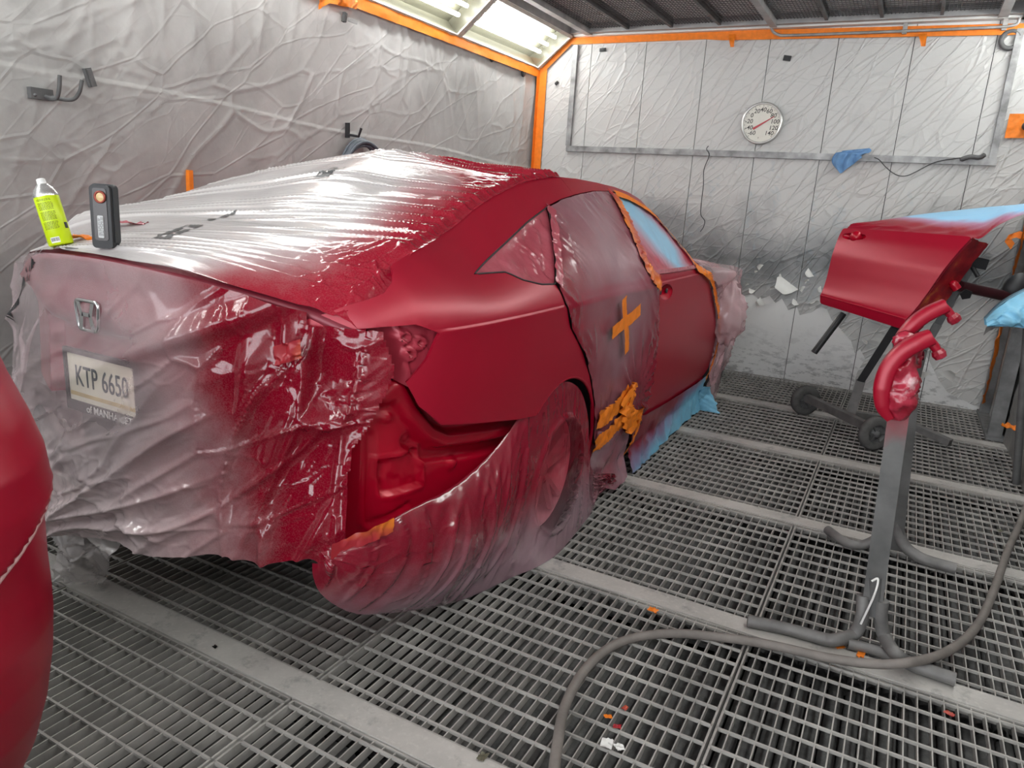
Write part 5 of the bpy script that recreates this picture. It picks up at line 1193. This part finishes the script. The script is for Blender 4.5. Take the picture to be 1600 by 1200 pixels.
# the stand
M['stand_grey'] = mat_simple('dusty_grey_stand_paint', (.17, .165, .16), .55, .2, .4, .3, 10, .15, 90)
st = prop(empty('door_stand', (-.2, 5.0, 0)), 'two-wheeled black and grey tube stand carrying the loose car door', 'stand')
W1, W2 = np.array([-.45, 5.28, .105]), np.array([.012, 4.735, .105]); ax_ = (W2 - W1) / np.linalg.norm(W2 - W1)
for W in (W1, W2):
    m = MB().lathe([(.058, -.022), (.085, -.026), (.102, -.020), (.105, 0), (.102, .020), (.085, .026), (.058, .022)], W, ax_, 30).build('tyre', M['rubber'], st)
    h = MB(); h.lathe([(.060, .018), (.055, .006), (.02, .004), (.02, .03), (0, .03)], W, ax_, 24); h.lathe([(.060, -.018), (.02, -.01), (0, -.01)], W, ax_, 24)
    u_ = np.cross(ax_, [0, 0, 1.])
    for k in range(6): a = k * math.pi / 3; d_ = math.cos(a) * u_ + math.sin(a) * np.array([0, 0, 1.]); h.beam(W + ax_ * .012 + d_ * .015, W + ax_ * .012 + d_ * .058, .008, .010, ax_)
    h.build('hub', M['steel_dark'], m)
MB().beam(W1 + np.array([0, 0, .02]), W2 + np.array([0, 0, .02]), .045, .05).build('axle_beam', M['stand_grey'], st)
F2 = P(1485, 692, Z=.03); F1 = P(1415, 660, Z=.08); MB().beam(F1, F2, .05, .04).build('foot_beam', M['stand_grey'], st)
Cb = P(1330, 645, Y=5.02); F0 = np.array([-.19, 5.0, .13]); MB().beam(F0, F1, .045, .045).build('base_beam', M['stand_grey'], st)
K1 = P(1345, 595, Y=5.01); t1 = P(1398, 512, Y=4.93)
MB().beam(Cb, K1, .055, .05, (0, 1, 0)).build('lower_leg', M['stand_grey'], st); MB().beam(K1, t1, .045, .045, (0, 1, 0)).build('leg', M['black'], st)
MB().beam(P(1404, 560, Y=5.0), P(1400, 505, Y=4.92), .05, .04, (0, 1, 0)).build('leg', M['black'], st)
MB().tube([P(1272, 551, Y=4.9), P(1318, 490, Y=5.0)], .020, 12).build('arm_tube', M['black'], st)
U0, U1 = P(1443, 545, Y=4.96), P(1520, 412, Y=4.98); Um = U0 + (U1 - U0) * .30
MB().beam(F1 + np.array([0, 0, 0]), U0, .045, .045, (0, 1, 0)).build('upright', M['stand_grey'], st); MB().beam(U0, Um, .045, .045, (0, 1, 0)).build('upright', M['steel_dark'], st); MB().beam(Um, U1, .040, .040, (0, 1, 0)).build('upright', M['black'], st)
c = U1; MB().beam(c + np.array([-.06, -.03, .02]), c + np.array([.06, .03, 0]), .06, .06).build('clamp_block', M['black'], st)
MB().tube([P(1520, 418, Y=4.95), P(1528, 432, Y=4.93)], .013, 8).build('clamp_lever', M['black'], st)
A1 = P(1500, 447, Y=4.93); A2_ = P(1572, 463, Y=5.2); MB().tube([A1, A2_], .030, 12).build('cross_arm', mat_simple('red_dusted_black_arm', (.05, .008, .012), .5, 0, .4, .4, 8), st)
MB().lathe([(0, 0), (.09, 0), (.10, .02), (.10, .05), (0, .05)], P(1592, 452, Y=5.25), (.3, -1, 0), 24).build('end_disc', M['black'], st)
MB().tube(spline([P(1482, 442, Y=4.80), P(1489, 443, Y=4.78), P(1496, 452, Y=4.78)], 6), [.018] * 6 + [.024] * 7, 10).build('wrapped_knob', M['red_gloss'], st)
MB().lathe([(0, 0), (.03, 0), (.034, .02), (0, .02)], P(1508, 458, Y=4.92), (.3, -1, -.4), 5, False).build('star_knob', M['black'], st)
MB().tube([P(1502, 452, Y=4.95), P(1482, 490, Y=4.95)], .004, 6).build('lock_wire', M['steel_dark'], st)

# blue-wrapped part hanging at the right wall
q0 = [P(1540, 500, Y=4.55), P(1562, 478, Y=4.6), P(1590, 460, Y=4.65), P(1625, 445, Y=4.7)]; q1 = [P(1541, 512, Y=4.5), P(1560, 510, Y=4.5), P(1590, 512, Y=4.5), P(1630, 518, Y=4.5)]
q0 = resample(spline(q0, 8), 40); q1 = resample(spline(q1, 8), 40); B = np.linspace(0, 1, 24)[None, :, None]; pt = q0[:, None] * (1 - B) + q1[:, None] * B
A2 = np.linspace(0, 1, 40)[:, None] + 0 * B[..., 0]; B2 = B[..., 0] + 0 * A2; pt[..., 1] -= .06 * np.sin(math.pi * B2) + .05 * facets(A2 * .5, B2 * .3, .09, 41, .6, 2)
bw = prop(empty('wrapped_panel', pt.mean((0, 1))), 'part wrapped in crinkled light blue film at the right wall', 'wrapped part'); grid('film_wrap', pt, M['blue_film'], bw)
lt = pt[:, -1]; u_ = np.stack([lt, lt + np.array([0, .03, -.0]) + np.stack([0 * lt[:, 0], 0 * lt[:, 0], -.05 * np.exp(-np.linspace(0, 8, 40))], -1)], 1); grid('wrap_edge', u_, M['steel'], bw)
q2 = q0 + np.array([0, .12, 0]); pt3 = np.stack([q0, q2, q1 + np.array([0, .10, 0])], 1); grid('panel_back', pt3, M['blue_film'], bw)
MB().tube([P(1606, 500, Y=4.6), np.array([.735, 4.62, 0.0])], .02, 8).build('support_leg', M['steel_dark'], bw)

# ------------------------------------------------------------------ parts stand with two door handles
hs = prop(empty('parts_stand', (.12, 2.8, 0)), 'grey steel parts stand with bent pipe feet, its top sprayed red', 'stand')
t = NT('grey_post_sprayed_red_at_top'); x = t.sepxyz(); v = t.math('ADD', x[2], t.math('MULTIPLY', t.math('SUBTRACT', t.noise(12, 4), .5), .16))
c = t.mix(t.ramp(v, [(.66, (0, 0, 0)), (.83, (1, 1, 1))]), t.ramp(t.noise(7, 5), [(.3, (.075, .075, .073)), (.7, (.15, .148, .145))]), (.26, .006, .02)); M['post'] = t.done(t.bsdf(c, .45, .2, .4))
pb_ = P(1364, 935, Y=2.44); pt_ = P(1416, 560, Y=2.50); MB().beam(pb_, pt_, .058, .045, (0, 1, 0)).build('front_post', M['post'], hs)
rb_, rt_ = P(1397, 855, Y=3.24), P(1421, 625, Y=3.14); MB().beam(rb_, rt_, .062, .05, (0, 1, 0)).build('rear_post', M['post'], hs)
MB().beam(rt_ + np.array([0, 0, -.03]), pt_ + (rt_ - pt_) * .05 + np.array([0, 0, -.05]), .03, .03).build('top_link', M['post'], hs)
def leg(pts, r=.021, par=hs): return MB().tube(spline(pts, 8), r, 12).build('foot_pipe', M['stand_grey'], par)
leg([P(1349, 930, Y=2.43), P(1347, 962, Y=2.42), P(1335, 990, Y=2.42), P(1305, 1000, Z=.03), P(1285, 998, Z=.022), P(1230, 983, Z=.022), P(1168, 970, Z=.022)])
leg([P(1378, 938, Y=2.43), P(1376, 965, Y=2.43), P(1382, 995, Y=2.43), P(1398, 1020, Z=.05), P(1418, 1035, Z=.03), P(1440, 1044, Z=.024), P(1493, 1062, Z=.024)])
leg([P(1325, 1006, Z=.02), P(1360, 1014, Z=.02), P(1395, 1026, Z=.02)], .017)
leg([P(1404, 790, Y=3.22), P(1403, 825, Y=3.22), P(1413, 852, Y=3.22), P(1432, 868, Z=.03), P(1452, 877, Z=.022), P(1494, 889, Z=.022)], .024)
leg([P(1378, 835, Y=3.22), P(1362, 846, Z=.05), P(1345, 852, Z=.025), P(1328, 850, Z=.022), P(1312, 842, Z=.022), P(1293, 828, Z=.022)], .020)
MB().tube(spline([P(1362, 908, Y=2.38), P(1372, 905, Y=2.38), P(1366, 930, Y=2.37), P(1345, 975, Y=2.38)], 6), .0035, 6).build('tie_wire', M['white'], hs)
MB().tube([P(1368, 900, Y=2.44), P(1368, 960, Y=2.44)], .026, 10).build('socket', M['steel_dark'], hs)
# red film bunched round the stand's top
def wrap(pts, rad, label, seed, mat):
    c = resample(spline([P(a, b, Y=y) for a, b, y in pts], 8), 40); th_ = np.linspace(0, 2 * math.pi, 30); t_ = np.gradient(c, axis=0); t_ /= np.linalg.norm(t_, axis=1)[:, None]
    u_ = np.cross(t_, [0, 1., 0]); u_ /= np.linalg.norm(u_, axis=1)[:, None]; w_ = np.cross(t_, u_); l_ = np.linspace(0, .35, 40)[:, None] + 0 * th_[None]
    rr_ = np.interp(np.linspace(0, 1, 40), np.linspace(0, 1, len(rad)), rad)[:, None] * (1 + .55 * facets(l_, th_[None] * .06 + 0 * l_, .05, seed, .4, 1.4) * 1.0)
    prop(grid('masking_film', c[:, None] + rr_[..., None] * (np.cos(th_)[None, :, None] * u_[:, None] + np.sin(th_)[None, :, None] * w_[:, None]), mat), label, 'masking film')
t = NT('pink_crinkled_foil'); c = t.ramp(t.noise(14, 4), [(.42, (.24, .004, .016)), (.62, (.42, .03, .06)), (.75, (.75, .55, .56))]); M['foil'] = t.done(t.bsdf(c, .22, 0, .6, t.bump(t.noise(40, 4), .35, .008)))
wrap([(1402, 655, 2.44), (1404, 625, 2.44), (1408, 595, 2.44), (1414, 565, 2.45), (1424, 545, 2.46)], [.020, .05, .052, .045, .035, .02], 'crinkled red and silver film bunched around the top of the parts stand', 17, M['foil'])
wrap([(1400, 540, 2.5), (1412, 530, 2.5), (1424, 548, 2.5), (1428, 575, 2.5)], [.015, .03, .028, .02], 'small red film twist behind the front door handle', 25, M['foil'])
def handle(path, rads, hook, label, y, seed):
    h = prop(empty('loose_door_handle', P(*path[0], Y=y)), label, 'door handle')
    c = spline([P(a, b, Y=y + dy) for (a, b), dy in zip(path, np.linspace(0, .03, len(path)))], 10); r_ = np.interp(np.linspace(0, 1, len(c)), np.linspace(0, 1, len(rads)), rads)
    n = 16; t_ = np.gradient(c, axis=0); t_ /= np.linalg.norm(t_, axis=1)[:, None]; u_ = np.cross(t_, [0, 1., 0]); u_ /= np.linalg.norm(u_, axis=1)[:, None]; w_ = np.cross(u_, t_)
    a = np.linspace(0, 2 * math.pi, n + 1); sq = lambda q: np.sign(q) * np.abs(q) ** .45
    pt = c[:, None] + r_[:, None, None] * (sq(np.cos(a))[None, :, None] * u_[:, None] * .62 + sq(np.sin(a))[None, :, None] * w_[:, None] * 1.05)
    b_ = grid('grip', pt, M['red'], h)
    for k in (0, len(c) - 1): mobj('grip_end', [*pt[k, :-1]], [tuple(range(n)) if k else tuple(range(n))[::-1]], M['red'], b_)
    m = MB(); hk_ = spline([P(a_, b2, Y=y + .03) for a_, b2 in hook], 6); m.tube(hk_, list(np.linspace(.016, .012, len(hk_))), 10); m.build('mounting_leg', M['red'], h)
    m = MB(); k_ = P(*hook[-1], Y=y + .03); m.lathe([(0, -.01), (.016, -.008), (.020, .004), (.016, .018), (0, .022)], k_, hk_[-1] - hk_[-3], 9, False); m.build('taped_end', M['foil'], h)
    return h
handle([(1392, 655), (1380, 634), (1379, 606), (1388, 576), (1408, 551), (1434, 535), (1456, 526)], [.020, .034, .042, .042, .040, .040, .036], [(1450, 530), (1460, 541), (1466, 551)], 'nearer of two red sprayed car door handles on the parts stand', 2.42, 3)
handle([(1401, 546), (1410, 527), (1428, 506), (1450, 490), (1478, 477)], [.016, .034, .036, .036, .034], [(1474, 481), (1482, 488), (1489, 496)], 'farther red sprayed car door handle behind and above the nearer one', 2.56, 5)

# ------------------------------------------------------------------ air hose on the floor
hp2 = [(862, 1240, .016), (870, 1170, .016), (884, 1100, .016), (918, 1042, .016), (968, 1004, .016), (1040, 990, .016), (1120, 995, .018), (1200, 1007, .020), (1290, 1027, .024), (1360, 1037, .04), (1420, 1035, .066), (1480, 1018, .04), (1525, 980, .02), (1552, 925, .016), (1574, 862, .016), (1592, 822, .016), (1606, 786, .016)]
MBh = MB(); MBh.tube(spline([P(a, b, Z=z) for a, b, z in hp2], 12), .0145, 12); prop(MBh.build('air_hose', M['hose']), 'grey rubber air hose looping across the floor grating', 'hose')

# ------------------------------------------------------------------ red bumper cover in the left foreground
bz = np.array([1.06, .98, .92, .866, .80, .72, .662, .60, .556, .47, .36, .25, .15, .06]); bx = np.array([-1.49, -1.417, -1.362, -1.322, -1.308, -1.313, -1.318, -1.312, -1.312, -1.325, -1.36, -1.415, -1.48, -1.56]) 
zi = np.linspace(.06, 1.06, 120); xi = .030 + np.interp(zi, bz[::-1], np.convolve(np.r_[bx[0], bx, bx[-1]], [.2, .6, .2], 'valid')[::-1])
th_ = np.radians(np.linspace(-95, 75, 70)); Rb = .30
pt = np.zeros((120, 80, 3)); 
for i in range(120):
    zc_ = zi[i]; dd_ = np.array([xi[i], .70]); dd_ /= np.linalg.norm(dd_); cxx = xi[i] - Rb * dd_[1]; yy_b = .70 + Rb * dd_[0]
    arcx = cxx + Rb * np.cos(th_); arcy = yy_b + Rb * 1.0 * np.sin(th_)
    ext = np.linspace(0, 1, 11)[1:]; xs_ = np.r_[arcx[0] - ext[::-1] * .9, arcx]; ys_ = np.r_[arcy[0] + ext[::-1] * .10, arcy]
    pt[i, :, 0] = xs_; pt[i, :, 1] = ys_; pt[i, :, 2] = zc_
# pressed step curving across it
ll = np.linspace(0, 1, 80)[None]; zs_ = .80 - .30 * np.clip((.95 - ll) / .55, 0, 1) ** 1.6
nb_ = normals(pt); nb_ = nb_ * np.sign((nb_[60, 60] @ np.array([.7, -.7, 0])))
step = .018 * sst(-.004, .010, pt[..., 2] - zs_) + .006 * np.exp(-((pt[..., 2] - zs_) / .008) ** 2)
pt = pt + nb_ * (step - .018)[..., None]
bp_ = prop(empty('bumper_cover', (-1.6, .75, 0)), 'red sprayed bumper cover standing at the left edge of the foreground', 'bumper')
grid('outer_skin', pt, M['red'], bp_, flip=True); grid('inner_skin', pt - nb_ * .006, M['core'], bp_)
c = np.array([[np.interp(zs_[0, j], pt[:, j, 2], pt[:, j, k]) for k in range(3)] for j in range(10, 80)]) + nb_[60, 10:] * .002
MB().tube(c, .0045, 6).build('edge_bead', mat_simple('pale_pink_edge', (.55, .30, .30), .3), bp_)
MB().tube([(-1.75, .80, 0), (-1.75, .80, .5)], .02, 10).build('prop_post', M['steel_dark'], bp_); MB().tube([(-2.3, .80, .015), (-1.72, .80, .015)], .015, 8).build('prop_foot', M['steel_dark'], bp_); MB().beam((-1.98, .78, .48), (-1.45, .72, .48), .03, .03).build('prop_arm', M['steel_dark'], bp_)

# ------------------------------------------------------------------ litter on the grating
LIT = [(1020, 955, .032, .028, 'orange tape scrap on the grating above the bend of the hose', 'orange'), (1312, 1012, .035, .02, 'orange tape scrap beside the left foot pipe of the parts stand', 'orange'), (1345, 1024, .04, .022, 'orange tape scrap between the foot pipes of the parts stand', 'orange'),
       (950, 1120, .016, .022, 'orange tape crumb in the grating, leftmost of three right of the hose', 'orange'), (977, 1107, .014, .02, 'orange tape crumb in the grating, uppermost of three right of the hose', 'orange_red'), (964, 1136, .022, .016, 'orange tape crumb in the grating, lowest of three right of the hose', 'orange_red'),
       (1483, 1116, .02, .026, 'reddish tape scrap in the grating at the lower right', 'orange_red'), (948, 1163, .035, .03, 'white paint flake on the grating right of the hose, the larger one', 'white'), (967, 1168, .026, .022, 'white paint flake on the grating right of the hose, the smaller one', 'white'), (754, 1184, .022, .03, 'cream flake on the grating left of the hose near the lower edge', 'lamp_body'), (1563, 830, .03, .02, 'pale leaf-like scrap on the grating at the right', 'lamp_body'), (336, 1011, .012, .016, 'small clear droplet lump on the floor bar near the car tail', 'chrome'), (1465, 628, .06, .03, 'dark lump at the foot of the back wall behind the parts stand', 'black')]
for i, (a, b, w_, h_, lab, mt) in enumerate(LIT): scrap(a, b, w_, h_, lab, M[mt], 3 + i, None, 'litter_scrap', 'scrap', .003, i * .7, .35)
